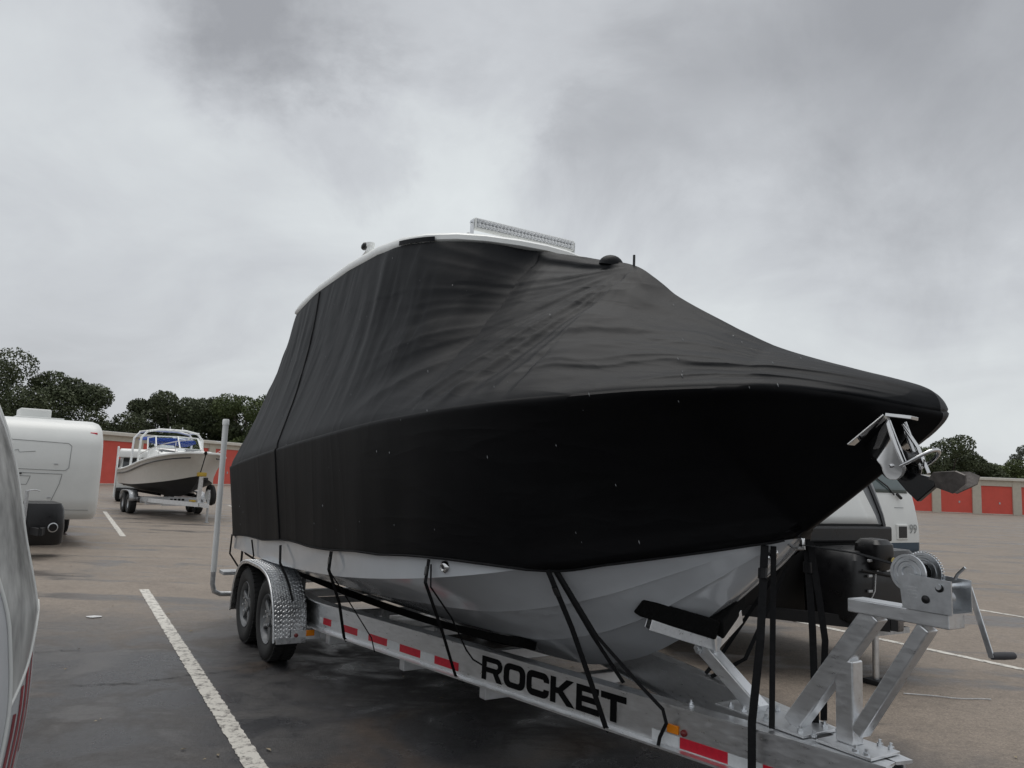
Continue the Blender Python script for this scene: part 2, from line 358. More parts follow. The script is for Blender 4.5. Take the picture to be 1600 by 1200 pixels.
def ci(xs, ys, x):      # smooth interpolation through points
    xs = np.asarray(xs, float); ys = np.asarray(ys, float)
    if xs[0] > xs[-1]: xs, ys = xs[::-1], ys[::-1]
    x = min(max(x, xs[0]), xs[-1]); i = int(min(max(np.searchsorted(xs, x)-1, 0), len(xs)-2))
    h = xs[i+1]-xs[i]; t = (x-xs[i])/h; sl = np.diff(ys)/np.diff(xs)
    def tan(k):
        if k == 0: return sl[0]
        if k == len(xs)-1: return sl[-1]
        a, b = sl[k-1], sl[k]
        return 0 if a*b <= 0 else 2*a*b/(a+b)
    m0, m1 = tan(i)*h, tan(i+1)*h
    return float((2*t**3-3*t*t+1)*ys[i]+(t**3-2*t*t+t)*m0+(-2*t**3+3*t*t)*ys[i+1]+(t**3-t*t)*m1)
def txt(name, s, size, m, parent, mw, depth=.002):
    c = bpy.data.curves.new(name, 'FONT'); c.body = s; c.size = size; c.extrude = depth; c.resolution_u = 3; c.align_x = 'CENTER'; c.align_y = 'CENTER'
    o = bpy.data.objects.new(name, c); col.objects.link(o)
    dg = bpy.context.evaluated_depsgraph_get(); me = bpy.data.meshes.new_from_object(o.evaluated_get(dg)); bpy.data.objects.remove(o)
    me.materials.clear(); me.materials.append(MT[m]); me.transform(mw)
    q = bpy.data.objects.new(name, me); col.objects.link(q); q.parent = parent; return q

# ------------------------------------------------------------------ ground
PA = R(30)      # the bays run 30 degrees off the view
TU = Vector((math.sin(PA), -math.cos(PA), 0)); TN = Vector((math.cos(PA), math.sin(PA), 0))
g = MB(); g.add([(-900, -60, 0), (900, -60, 0), (900, 1600, 0), (-900, 1600, 0)], [(0, 1, 2, 3)])
tag(g.build('asphalt', 'asphalt'), kind='structure')
def line(a, b, wd, seed, name='parking_line', m='paint', jag=.006, z=.004, step=.025):
    rnd = random.Random(seed); a, b = Vector(a), Vector(b); d = b-a; L = d.length; d.normalize(); sd_ = Vector((-d.y, d.x)); n = max(2, int(L/step))
    rows = []
    for i in range(n+1):
        p = a+d*(L*i/n)
        rows.append([(*(p+sd_*(wd/2+rnd.uniform(-jag, jag))), z), (*(p-sd_*(wd/2+rnd.uniform(-jag, jag))), z)])
    return tag(MB().grid(rows).build(name, m), kind='structure')
line((-4.74, 10.4), (-.60, 3.22), .115, 1); line((-13.4, 26.0), (-8.6, 17.6), .12, 2); line((-17.3, 31.5), (-14.4, 26.6), .12, 3)
line((3.0, 11.1), (7.2, 4.3), .105, 4); line((6.0, 13.4), (7.35, 10.95), .1, 5, jag=.015)
line((-12.0, 33.5), (-9.0, 28.2), .12, 6)
rnd = random.Random(5)
def crack(pts, wd, seed):
    rr = random.Random(seed); rows = []
    P = []
    for (a, b) in zip(pts[:-1], pts[1:]):
        for k in range(14): P.append(Vector(a).lerp(Vector(b), k/14)+Vector((rr.gauss(0, .012), rr.gauss(0, .018))))
    P.append(Vector(pts[-1]))
    for i, p in enumerate(P):
        q = min(i, len(P)-1-i)/len(P)*2; hw = wd*(.25+rr.random()*.75)*min(1, .15+q*3)
        rows.append([(p.x, p.y-hw, .005), (p.x, p.y+hw, .005)])
    return tag(MB().grid(rows).build('pavement_crack', 'blackm'), kind='structure')
crack([(-3.35, 5.85), (-2.75, 6.05), (-2.3, 6.45), (-1.95, 6.75)], .009, 3)
crack([(-3.6, 5.55), (-3.3, 5.62)], .006, 4); crack([(-4.1, 6.8), (-3.7, 7.0)], .005, 5)
# fallen leaves and scraps
lv = MB()
for k in range(150):
    x, y = rnd.uniform(-7, 7), rnd.uniform(3, 15); a = rnd.uniform(0, 6.3); s = rnd.uniform(.008, .03)
    c, q = math.cos(a)*s, math.sin(a)*s
    lv.add([(x-c, y-q, .008), (x+q*.4, y-c*.4, .012), (x+c, y+q, .009), (x-q*.4, y+c*.4, .015)], [(0, 1, 2, 3)])
tag(lv.build('fallen_leaves', mat('leaf_litter', (.30, .25, .17), .8, var=.5, vscale=2)), 'scattered bits of dry leaf litter on the asphalt', 'leaf litter', kind='stuff')
sc = MB(); sc.prism([(-.08, 0), (-.02, .03), (.06, .025), (.09, 0), (.02, -.03), (-.05, -.02)], lambda x, y, d: (-4.36+x, 8.45+y*2, .006+d), .004)
tag(sc.build('paper_scrap', 'label'), 'small flat white scrap lying left of the long white line', 'scrap')
ch = MB(); ch.tube([(3.35+.075*k, 6.62-.012*k+.03*math.sin(k*.9)*(k > 3), .008) for k in range(10)], .005, 6)
tag(ch.build('string_scrap', 'label', smooth=60), 'pale string lying on the asphalt beside the black jack foot', 'string')

# ------------------------------------------------------------------ storage buildings
def storage(name, label, P0, dirv, nd, dw, pier, h, dh, depth, start=0):
    d = Vector((dirv[0], dirv[1], 0)).normalized(); nb = Vector((-d.y, d.x, 0))      # nb points away from the yard
    L = nd*(dw+pier)+pier
    root = empty(name, P0, math.atan2(d.y, d.x)); tag(root, label, 'storage building', 'storage buildings with red doors')
    sgn = 1 if nb.y > 0 or True else -1
    MB().box((L/2, .2*sgn+depth/2, h/2), (L, depth, h)).build('core_wall', 'cream', root)
    for k in range(nd+1):
        MB().box((k*(dw+pier)+pier/2, .09, (h-.02)/2), (pier, .22, h-.02)).build('pier', 'cream', root)
    MB().box((L/2, .10, dh+(h-dh)/2-.01), (L, .16, h-dh-.02)).build('lintel', 'cream', root)
    MB().box((L/2, -.08, h-.02), (L+.3, .34, .26)).build('fascia', 'trim', root, bevel=.03)
    MB().box((L/2, depth/2, h+.1), (L+.3, depth+.3, .08)).build('roof', 'galv', root)
    for k in range(nd):
        x = pier+k*(dw+pier)+dw/2
        dr = MB().box((x, .15, dh/2), (dw, .08, dh)).build('roller_door', 'fridge', root)
        MB().box((x, .10, .04), (dw, .03, .07)).build('bottom_bar', 'trim', dr)
        MB().box((x+.3, .095, 1.1), (.14, .03, .2)).build('latch', 'galv', dr)
    return root
d1 = Vector((.27, 1, 0)).normalized(); P1 = Vector((-29.3, 57.0, 0)) - d1*15.75
storage('storage_building', 'cream storage building with tall red roller doors behind the white boat', P1, (.27, 1), 9, 3.6, .9, 3.75, 3.2, 9)
storage('storage_building', 'far cream storage row with red roller doors right of the bow', Vector((17.2, 74.5, 0)), (1, .03), 14, 3.15, .86, 3.45, 2.75, 9)

# ------------------------------------------------------------------ trees
def tree(name, label, pos, h, rad, seed, m='leaf', n=7000, leaf=.36, low=.22, group=None):
    rg = np.random.default_rng(seed); root = empty(name, pos); tag(root, label, 'tree', group)
    rr = random.Random(seed); tk = MB(); fork = Vector((rr.uniform(-.3, .3), rr.uniform(-.3, .3), h*.33))
    tk.tube([(0, 0, 0), (0.05, .02, h*.15), fork], [h*.035, h*.028, h*.022], 8)
    blobs = []
    for k in range(22):
        a = k*2.4+rr.uniform(-.4, .4); q = math.sqrt((k+.5)/22); zz = rr.uniform(low, 1.0)
        env = math.sqrt(max(0.05, 1-((zz-.52)/.52)**2))
        c = Vector((math.cos(a)*q*rad*env, math.sin(a)*q*rad*env, zz*h*.90)); br = rr.uniform(.22, .40)*rad
        blobs.append((c, br))
        if k % 2 == 0: tk.tube([fork, fork.lerp(c, .5)+Vector((0, 0, .3)), c], [h*.013, h*.008, h*.003], 5)
    tk.build('trunk', 'bark', root, smooth=60)
    cs = np.array([b[0] for b in blobs]); rs = np.array([b[1] for b in blobs]); pr = rs**2/np.sum(rs**2)
    idx = rg.choice(len(blobs), n, p=pr); dv = rg.normal(size=(n, 3)); dv /= np.linalg.norm(dv, axis=1)[:, None]
    rr_ = rg.uniform(.55, 1.08, n)**.6
    p = cs[idx]+dv*(rs[idx]*rr_)[:, None]*np.array([1, 1, .78]); p[:, 2] = np.maximum(p[:, 2], h*low*.5)
    a = rg.normal(size=(n, 3)); a /= np.linalg.norm(a, axis=1)[:, None]; b = np.cross(a, dv+rg.normal(size=(n, 3))*.6); b /= np.linalg.norm(b, axis=1)[:, None]+1e-6
    s = rg.uniform(.5, 1.2, n)[:, None]*leaf
    q = np.stack([p-a*s*.6, p+b*s*.38, p+a*s*.6, p-b*s*.38], 1).reshape(-1, 3)
    me = bpy.data.meshes.new('crown'); me.vertices.add(4*n); me.vertices.foreach_set('co', q.ravel())
    me.loops.add(4*n); me.loops.foreach_set('vertex_index', np.arange(4*n)); me.polygons.add(n); me.polygons.foreach_set('loop_start', np.arange(0, 4*n, 4))
    me.update(); me.validate(); me.materials.append(MT[m]); o = bpy.data.objects.new('crown', me); col.objects.link(o); o.parent = root
    return root
def at(px, Y, z=0):
    d = fw+cr_*((px-800)/1200)-cu_*((745-600)/1200); return Vector((d.x/d.y*Y, Y, z))
TG1 = 'trees behind the left storage building'; TG2 = 'trees behind the right storage row'
tl = [(-70, 74, 11.0, 6, 'leaf', 'dark oak at the far left edge behind the white travel trailer'),
      (15, 76, 11.9, 6.4, 'leaf', 'tallest dark oak rising behind the roof air conditioner of the travel trailer'),
      (86, 78, 10.6, 4.6, 'leaf', 'dark rounded oak just left of the gap in the tree line'),
      (172, 98, 6.2, 4.5, 'leaf2', 'low distant tree in the gap left of the white boat'),
      (232, 92, 9.6, 4.0, 'leaf', 'tree standing above the white van behind the boat'),
      (265, 88, 10.2, 5.0, 'leaf', 'dense dark tree directly above the white boat'),
      (325, 92, 9.8, 5.2, 'leaf', 'dark tree between the white boat and the white guide post'),
      (388, 90, 10.4, 5.0, 'leaf2', 'lighter green tree at the stern of the covered boat'),
      (450, 92, 10.6, 5.5, 'leaf', 'tree mostly hidden behind the covered boat stern')]
for i, (px, Y, h, rad, m, lb) in enumerate(tl): tree('oak_tree', lb, at(px, Y), h, rad, 11+i, m, n=26000, leaf=.24, group=TG1)
tr = [(1420, 98, 7.6, 4.5, 'leaf', 'dark tree showing behind the hanging anchor'), (1478, 100, 9.4, 4.4, 'leaf', 'tallest dark tree right of the anchor'),
      (1510, 104, 7.6, 4.0, 'leaf', 'dark tree at the right end of the taller clump'),
      (1545, 118, 6.6, 4.6, 'leaf2', 'low bright green tree above the right storage roof'), (1580, 112, 7.0, 4.4, 'leaf2', 'bushy green tree near the right edge of the photo'),
      (1612, 150, 13.0, 4.2, 'leaf3', 'tall pale tree at the right edge behind the green ones'), (1640, 112, 7.0, 4.6, 'leaf2', 'green tree cut by the right edge')]
for i, (px, Y, h, rad, m, lb) in enumerate(tr): tree('yard_tree', lb, at(px, Y), h, rad, 51+i, m, n=15000, leaf=.27, low=.12, group=TG2)

# ------------------------------------------------------------------ main boat: shared shape functions (u forward, v to starboard, z up)
BA = R(31.5); BO = Vector((-1.212, 7.883, 0)); BRZ = BA-math.pi/2
def Lc(u, v, z): return (u, -v, z)
GU = [(5.635, 0, 1.99), (5.60, .12, 2.0), (5.40, .34, 2.05), (5.12, .56, 2.085), (4.75, .78, 2.08), (4.4, .94, 2.065), (4.0, 1.08, 2.05), (3.6, 1.175, 2.03), (3.2, 1.235, 2.005),
      (2.8, 1.27, 1.985), (2.4, 1.29, 1.96), (1.8, 1.30, 1.92), (1.0, 1.305, 1.865), (.0, 1.305, 1.785), (-.8, 1.30, 1.715), (-1.35, 1.28, 1.665), (-1.5, 1.20, 1.655)]
KU, KZ = [-1.5, 0, 1.5, 2.5, 3.31, 3.8, 4.17, 4.53, 4.92, 5.33, 5.55], [.42, .42, .43, .45, .50, .63, .81, 1.08, 1.41, 1.74, 1.915]
CU, CV, CZ = [-1.5, .24, 1.8, 2.6, 3.22, 3.6, 4.0, 4.4, 4.75, 4.99], [1.12, 1.15, 1.15, 1.135, 1.09, 1.02, .87, .63, .32, .012], [.77, .805, .89, .97, 1.05, 1.11, 1.19, 1.285, 1.385, 1.47]
gu, gv, gz = [q[0] for q in GU], [q[1] for q in GU], [q[2] for q in GU]
def gun(u): return ci(gu, gv, u), ci(gu, gz, u)
def hull_sec(u):
    zk = ci(KU, KZ, u)
    if u < 4.97: vc, zc = ci(CU, CV, u), ci(CU, CZ, u)
    else: vc, zc = .012, zk+.012
    vg, zg = gun(u); vg = max(vg-.018, .012); zg -= .03
    s = []
    bow = min(1, max(0, (u-2.6)/2))
    def bot(f): return vc*f, zk+(zc-zk)*(f**(1.0-.0*bow) + .10*bow*math.sin(math.pi*f)*-1)
    for f in (0, .16, .30): s.append(bot(f))
    led = .022*min(1, max(0, vc-.15)/.7)
    for fa in (.36, .68):
        a = bot(fa); s.append(a); s.append((a[0]+led, a[1]-.002)); b = bot(fa+.07); s.append((max(b[0], a[0]+led+.002), b[1]))
    s.append(bot(.9)); cz = (vc, zc-.004); s.append(cz); s.append((vc+led*.9, zc+.004))
    v0, z0 = s[-1]
    for f in (.12, .3, .5, .7, .86, 1):
        e_ = f**(1+.75*bow); s.append((max(v0+(vg-v0)*e_, .012), z0+(zg-z0)*f))
    return s
def hull_v(u, z):
    s = hull_sec(min(u, 5.40)); zs = [q[1] for q in s]
    if z <= zs[0]: return 0
    best = 0
    for a, b in zip(s[:-1], s[1:]):
        lo, hi = min(a[1], b[1]), max(a[1], b[1])
        if lo-1e-6 <= z <= hi+1e-6:
            t = 0 if abs(b[1]-a[1]) < 1e-6 else (z-a[1])/(b[1]-a[1]); best = max(best, a[0]+(b[0]-a[0])*t)
    return best if best else s[-1][0]

boat = empty('powerboat', BO, BRZ); tag(boat, 'large grey-hulled powerboat under a black cover on an aluminium trailer', 'boat')
us = list(np.concatenate([np.linspace(-1.5, 3, 26), np.linspace(3.1, 5.40, 40)]))
rows = []
for u in us:
    s = hull_sec(u); rows.append([Lc(u, -v, z) for v, z in s[::-1]]+[Lc(u, v, z) for v, z in s[1:]])
hb = MB(); hb.grid(rows); n_ = len(rows[0]); hb.f.append(tuple(range(n_))); hb.f.append(tuple(len(hb.v)-n_+k for k in range(n_)))
hb.build('hull', 'hull', boat, smooth=27)
# hardtop
def ht_z(u): return ci([-.95, 0, .8, 1.5, 2.3, 2.75], [3.33, 3.44, 3.475, 3.465, 3.40, 3.35], u)
HT = [(-.95, 0), (-.95, .4), (-.94, .76), (-.88, .84), (-.6, .855), (0, .86), (.8, .86), (1.5, .855), (1.95, .83), (2.25, .76), (2.48, .62), (2.62, .45), (2.71, .22), (2.74, 0)]
ring = HT+[(u, -v) for u, v in HT[-2:0:-1]]
tb = MB(); P = []
for sc_, dz in ((.0, -.035), (.93, -.03), (.985, -.03), (1.0, -.012), (1.0, .022), (.985, .04), (.93, .055), (.6, .085), (0, .105)):
    P.append([Lc(.9+(u-.9)*sc_, v*sc_, ht_z(.9+(u-.9)*sc_)+dz) for u, v in ring])
tb.grid(P, wrap=True); tb.build('hardtop', 'hulltop', boat, smooth=40)
# LED light bar on the hardtop
lbar = MB(); lbar.box((0, 0, 0), (.06, .92, .085)); lb = lbar.build('light_bar', 'hulltop', boat, bevel=.008); lb.location = (2.42, 0, 3.535); lb.rotation_euler = (0, 0, R(0))
for k in range(3): MB().box((-.036, 0, -.028+.028*k), (.014, .90, .012)).build('cooling_fin', 'alu2', lb)
fr = MB().box((.031, 0, 0), (.003, .885, .066)).build('lens_backing', 'galv', lb)
cup = MB().lathe([(.004, 0), (.0105, .006), (.0135, .012), (.0148, .012), (.0148, 0)], (0, 0, 0), (1, 0, 0), 10); cupo = None
for r_ in range(2):
    for k in range(28):
        if cupo is None: cupo = cup.build('led_cup', 'lens', lb, smooth=40); o = cupo
        else: o = cupo.copy(); col.objects.link(o)
        o.location = (.0325, -.425+k*.0315, -.017+.034*r_)
for s in (-1, 1):
    MB().box((0, s*.468, -.03), (.05, .008, .12)).box((0, s*.49, -.088), (.05, .05, .006)).build('end_bracket', 'alu2', lb, bevel=.002)
    MB().lathe([(0, 0), (.011, 0), (.011, .012), (0, .012)], (0, s*.472, .005), (0, s, 0), 8).build('bracket_bolt', 'zinc', lb)
# all-round light base and horn folded on the hardtop edge
nb_ = MB(); nb_.tube([(.93, -.80, 3.50), (1.0, -.80, 3.53), (1.16, -.80, 3.575)], .013, 8); nb_.build('light_mast', 'chrome', boat, smooth=50)
MB().lathe([(0, -.03), (.026, -.03), (.03, -.015), (.03, .02), (.02, .032), (0, .034)], (1.06, -.80, 3.62), (1, 0, .25), 14).build('nav_light', 'blackp', boat, smooth=50)
MB().lathe([(0, 0), (.034, 0), (.034, .03), (.03, .034), (.03, .05), (.036, .055), (.036, .085), (0, .09)], (1.2, -.80, 3.53), (0, 0, 1), 16).build('light_base', 'hulltop', boat, smooth=40)
# through-hull fittings, bow eye
for u, z, v in ((3.45, 1.145, None), (4.83, 1.345, None)):
    v = hull_v(u, z); d = Vector((.25, -1, -.25)).normalized() if u > 4 else Vector((0.1, -1, -.1))
    MB().lathe([(.012, .02), (.02, .024), (.032, .016), (.034, 0), (.0, -.01)], Lc(u, v, z), d, 16).build('drain_fitting', 'chrome', boat, smooth=50)
AN = (.10, -.16, -.008)
be = MB(); be.tube([Lc(4.88, .0, 1.40), Lc(4.93, .0, 1.375), Lc(4.98, 0, 1.38), Lc(4.975, 0, 1.42), Lc(4.92, 0, 1.44)], .009, 8); be.build('bow_eye', 'chrome', boat, smooth=60)
# bow roller: two polished cheeks, flange, roller
br = empty('bow_roller', AN); br.parent = boat
for v in (.055, -.055):
    G_ = []
    for k in range(19):
        t_ = k/18
        if t_ < .7:
            f_ = t_/.7; a_ = Vector((5.30, 1.845)).lerp(Vector((5.407, 1.765)), f_); b_ = Vector((5.46, 1.955)).lerp(Vector((5.517, 1.765)), f_)
        else:
            an_ = R(90*(t_-.7)/.3*.985); a_ = Vector((5.462-.055*math.cos(an_), 1.765-.055*math.sin(an_))); b_ = Vector((5.462+.055*math.cos(an_), 1.765-.055*math.sin(an_)))
        tw = .50*max(0, 1-t_/.8)
        G_.append([Lc(q.x, v+tw*(q.x-5.42), q.y) for q in (a_.lerp(b_, m_/8) for m_ in range(9))])
    ck = MB().grid(G_).build('roller_cheek', 'chrome', br, smooth=60); ck.modifiers.new('solid', 'SOLIDIFY').thickness = .005
    MB().lathe([(0, 0), (.008, 0), (.008, .010), (0, .012)], Lc(5.46, v+.004*(1 if v > 0 else -1), 1.765), (0, -1 if v > 0 else 1, 0), 8).build('roller_bolt', 'chrome', ck)
    MB().tube([Lc(5.46, v+.02, 1.955), Lc(5.49, v+.012, 1.86), Lc(5.517, v, 1.775)], .0032, 6).build('cheek_edge', 'chrome', ck)
MB().beam(Lc(5.29, .075, 1.85), Lc(5.45, .075, 1.965), .045, .008).build('roller_flange', 'chrome', br, bevel=.002)
MB().beam(Lc(5.45, .06, 1.965), Lc(5.545, .04, 1.95), .075, .014).build('roller_flange', 'chrome', br, bevel=.002)
MB().lathe([(0, -.048), (.03, -.048), (.018, 0), (.03, .048), (0, .048)], (5.49, 0, 1.80), (0, 1, 0), 16).build('roller', 'blackp', br, smooth=40)
# outboard lower part behind the transom
ob = MB(); ob.prism([(-1.55, 1.35), (-2.05, 1.45), (-2.2, 1.2), (-2.15, .95), (-2.0, .55), (-1.75, .55), (-1.72, .95)], lambda x, y, d: Lc(x, -.15+d, y), .3)
ob.build('outboard_leg', 'blackp', boat, bevel=.04)

# anchor hanging in the roller
an = empty('anchor', BO+Matrix.Rotation(BRZ, 3, 'Z') @ Vector(AN), BRZ); tag(an, 'steel plough anchor with roll bar hanging from the bow roller', 'anchor')
MB().prism([(5.33, 1.80), (5.37, 1.805), (5.50, 1.745), (5.60, 1.72), (5.60, 1.69), (5.53, 1.63), (5.49, 1.665), (5.41, 1.755)], lambda x, y, d: Lc(x, -.014+d, y), .028).build('shank', 'shadedsteel', an, bevel=.004)
fl = MB()
for s in (1, -1):
    fl.add([Lc(5.56, 0, 1.70), Lc(5.60, s*.015, 1.745), Lc(5.70, s*.045, 1.75), Lc(5.735, s*.045, 1.735), Lc(5.73, s*.035, 1.705), Lc(5.67, s*.008, 1.668), Lc(5.60, 0, 1.69)], [(0, 1, 2, 3, 4, 5, 6)])
fo = fl.build('fluke', 'dullsteel', an); sm = fo.modifiers.new('solid', 'SOLIDIFY'); sm.thickness = .008
rb = MB(); pts = []
for k in range(13):
    a = math.pi*k/12; pts.append(Lc(5.50+.105*math.sin(a)**.8*1.0, .070*math.cos(a), 1.765+.065*math.sin(a)))
rb.tube(pts, .0075, 8); rb.build('roll_bar', 'chrome', an, smooth=60)
MB().tube([Lc(5.47, .0, 1.93), Lc(5.53, .0, 1.84), Lc(5.57, .0, 1.74)], .008, 8).build('shackle', 'chrome', an, smooth=60)

# ------------------------------------------------------------------ cover
TP = [(5.56, 0, 2.085), (5.48, 0, 2.12), (5.17, 0, 2.225), (4.8, 0, 2.365), (4.46, 0, 2.545), (4.13, 0, 2.735), (3.75, 0, 3.0), (3.35, 0, 3.13), (2.74, .03, 3.315),
      (2.62, .45, 3.335), (2.30, .73, 3.365), (1.8, .84, 3.41), (1.0, .85, 3.435), (.0, .85, 3.41), (-.55, .845, 3.345), (-.88, .825, 3.30), (-.93, .75, 3.30)]
HP = [(4.93, 1.42), (4.87, 1.395), (4.75, 1.355), (4.60, 1.312), (4.36, 1.25), (4.09, 1.192), (3.78, 1.186), (3.5, 1.18), (3.15, 1.165), (2.75, 1.14), (2.4, 1.118), (1.8, 1.07), (1.0, 1.055), (.1, .995), (-.75, .955), (-1.33, .92), (-1.47, .91)]
NPc = len(GU); ps = list(range(NPc))
def curve3(L, p): return Vector((ci(ps, [q[0] for q in L], p), ci(ps, [q[1] for q in L], p), ci(ps, [q[2] for q in L], p)))
def fbm(x, y, z=0, o=3):
    return noise.fractal(Vector((x, y, z)), 1.0, 2.0, o)
def ridge(x): return 1-abs(noise.noise(Vector((x, 3.7, 1.3))))*2
NQ, NS = 100, 50
def cover_col(p, port=False):
    T = curve3(TP, p); G = curve3(GU, p); sd_ = 31.7 if port else 0
    hz = HP[0][1] if p <= 0 else ci(ps, [q[1] for q in HP], p); hu = ci(ps, [q[0] for q in HP], p)
    colv = []
    for k in range(NQ+1):
        q = k/NQ; P = T.lerp(G, q)
        if p < 3:
            wn_ = (1-p/3)**.7; D_ = G-T; a_ = math.pi/2*q; sh, cz_ = math.sin(a_), 1-math.cos(a_)
            P = P.lerp(Vector((T.x+D_.x*sh, T.y+D_.y*sh, T.z+D_.z*cz_)), wn_)
        L = (G-T).length; side = Vector((-(G-T).z*.0, 1, .45)).normalized()
        hang = math.sin(math.pi*q)
        sag = -.055*hang*min(1, L/1.2) * (1 if p > 8 else (.35 if p > 6 else -.35))
        # folds
        d = Vector((P.x-3.75, P.z-3.0)); r = d.length; th = math.atan2(d.y, d.x)
        w = 0
        fan = math.exp(-((r-.8)/.85)**2)*min(1, r/.25)*max(0, min(1, (.35-d.x)/.5)); wr = .22*fbm(P.x*1.3+sd_, P.z*1.3, 8.1, 2)
        w += fan*.044*(ridge(th*3.4+r*.5+wr+sd_)-.35+.35*(ridge(th*7.7+r*1.1+wr*2+sd_+9)-.4))
        bowf = max(0, min(1, (P.x-3.0)/1.0))*hang**.6
        nose = max(0, min(1, (p-1)/2.5)); w += bowf*nose*.010*fbm(P.x*1.0+sd_, q*5.5+P.x*1.3, 2.0, 4)
        w += .034*bowf*nose*(ridge(q*5+P.x*.9+fbm(P.x*.9, q*2, 5)*1.1+sd_)-.45)
        aft = max(0, min(1, (3.9-P.x)/1.8))
        w += aft*.022*hang**.5*(1-q)**.8*fbm(P.x*5.5-q*1.3+sd_, q*1.1, 7.0, 3)
        w += aft*.017*(1-q)**1.1*q**.3*(ridge(P.x*4.2-q*1.6+sd_)-.4)
        w += .005*hang*fbm(P.x*1.7+sd_, q*2.5, 4.4, 3)
        w += .002*hang*nose*fbm(P.x*6+sd_, P.z*8, 1.4, 3)
        tq = max(0, min(1, (1-q)/.12)); tq = tq*tq*(3-2*tq); w += bowf*nose*.014*(ridge(q*10+P.x*1.9+fbm(P.x*1.4, q*3, 2)*1.0+sd_+4)-.45); w *= tq
        # round the gunwale corner
        rd = -.012*max(0, (q-.955)/.045)**2
        P = P+Vector((0, 1, .35)).normalized()*(sag+w+rd)
        if p < 6: P.y = max(P.y, 0 if q == 0 else .003*q)
        if p < .01: P.y = 0
        colv.append(P)
    for k in range(1, NS+1):
        q = k/NS; hq = q; z = G.z+(hz-G.z)*q
        if p < 4:
            hq = q+((q-.09*(1-math.exp(-q/.05)))/(1-.09)-q)*(1-p/4)
        u = G.x+(hu-G.x)*hq; v0 = G.y-.002; hv = hull_v(u, hz)+.024 if p > .01 else 0
        if p <= .01: v = 0
        else:
            v = v0+(hv-v0)*hq; v = max(v, min(hull_v(u, z)+.022, v0+.1 if p > 3 else v0))
            v += (.010*fbm(u*2.2+sd_, z*.7, 9, 2)+.012*(ridge(u*2.0+sd_)-.4)*max(0, min(1, (1.5-u)/1.5)))*q**.7*min(1, v/.3)*(1-.3*q)
            if p < 5: v += 0
            if k == NS: z += .012*abs(math.sin(u*2.3)) if u < 4 else 0
        bl = .012*math.exp(-p/2.2)*math.sin(math.pi*q)*(1-.4*q); ou = Vector((1, .25 if v > .004 else 0, -.55)).normalized()*bl
        colv.append(Vector((u+.012*q*(p < 1)+ou.x, v+ou.y, z+ou.z)))
    return colv
def stern_col(f, port=False):      # across the transom, f 0 at corner .. 1 at centre
    T = Vector((-.93, .75*(1-f), 3.30+.03*f)); G = Vector((-1.5-.06*f, 1.20*(1-f), 1.655+.01*f)); H = Vector((-1.49-.05*f, 1.13*(1-f), .91)); c = []
    for k in range(NQ+1):
        q = k/NQ; P = T.lerp(G, q)+Vector((.06*math.sin(math.pi*q)+.015*math.sin(math.pi*q)*fbm(P_y(f)*4, q*2, 3), 0, 0)); c.append(P)
    for k in range(1, NS+1): c.append(G.lerp(H, k/NS))
    return c
def P_y(f): return f*1.2
pvals = list(np.linspace(0, 2, 28))+list(np.linspace(2, 16, 300))[1:]
cols = [cover_col(p) for p in pvals]; colsP = [cover_col(p, True) for p in pvals]
st = [stern_col(f) for f in np.linspace(.06, 1, 12)]
full = [[Lc(*P) for P in c] for c in cols]+[[Lc(*P) for P in c] for c in st]
full += [[Lc(P.x, -P.y, P.z) for P in c] for c in st[-2::-1]]+[[Lc(P.x, -P.y, P.z) for P in c] for c in colsP[::-1]]
cover = empty('boat_cover', BO, BRZ); tag(cover, 'wrinkled black fabric cover stretched over the powerboat', 'boat cover')
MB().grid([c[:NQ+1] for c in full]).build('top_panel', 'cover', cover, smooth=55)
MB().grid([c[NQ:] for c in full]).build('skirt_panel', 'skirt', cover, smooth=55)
# seams: doubled hems following the cloth
def seam(p0, p1, k1, wd=.006, off=.003):
    pts = []
    for k in range(1, k1, 1):
        P = cover_col(p0+(p1-p0)*min(1, k/NQ))[k]; pts.append(Lc(P.x, P.y+off, P.z+off*.3))
    return MB().tube(pts, wd, 6).build('seam', 'strap', cover, smooth=60)
seam(12.97, 12.45, NQ+NS+1, .007)
hp = []
for p in pvals[4:]:
    P = cover_col(p)[-1]; hp.append(Lc(P.x, P.y+.004, P.z))
MB().tube(hp[::3], .007, 6).build('hem', 'strap', cover, smooth=60)
# short dark flap where the fabric is tucked round the hardtop edge
MB().ribbon([Lc(u, ci([1.5, 1.95, 2.25, 2.48], [.855, .83, .76, .62], u)+.008, ht_z(u)-.012) for u in np.linspace(1.93, 2.33, 8)], .035, .005).build('edge_flap', 'cover', cover)
wb = MB(); rb_ = random.Random(8)
for k in range(90):
    c_ = cols[rb_.randrange(30, len(cols)-8)]; P = c_[rb_.randrange(6, len(c_)-6)]; l_ = rb_.uniform(.003, .013); w_ = l_*rb_.uniform(.22, .4)
    o_ = Vector((.1, 1, .2))*.004; P = P+o_; a_ = Vector((.45, 0, -.9))*l_; b_ = Vector((.9, 0, .45))*w_; n_ = Vector((0, w_*1.2, 0))
    wb.add([Lc(*q) for q in (P-a_, P+b_, P+a_, P-b_, P+n_)], [(0, 1, 4), (1, 2, 4), (2, 3, 4), (3, 0, 4)])
tag(wb.build('water_beads', mat('water_bead', (.14, .145, .15), .25, var=.2), cover), kind='stuff')
# support pole knob and vent poking up at the front of the hardtop
dm = []
for k in range(7):
    a = R(k*15); dm.append((.082*math.cos(a), .066*math.sin(a)))
MB().lathe(dm+[(0.001, .067)], Lc(3.50, .0, 3.06), (.25, 0, 1), 20).build('vent_dome', 'cover', cover, smooth=50)
MB().tube([Lc(3.73, 0, 2.95), Lc(3.73, 0, 3.075)], .008, 8).build('pole_tip', 'blackp', cover, smooth=60)
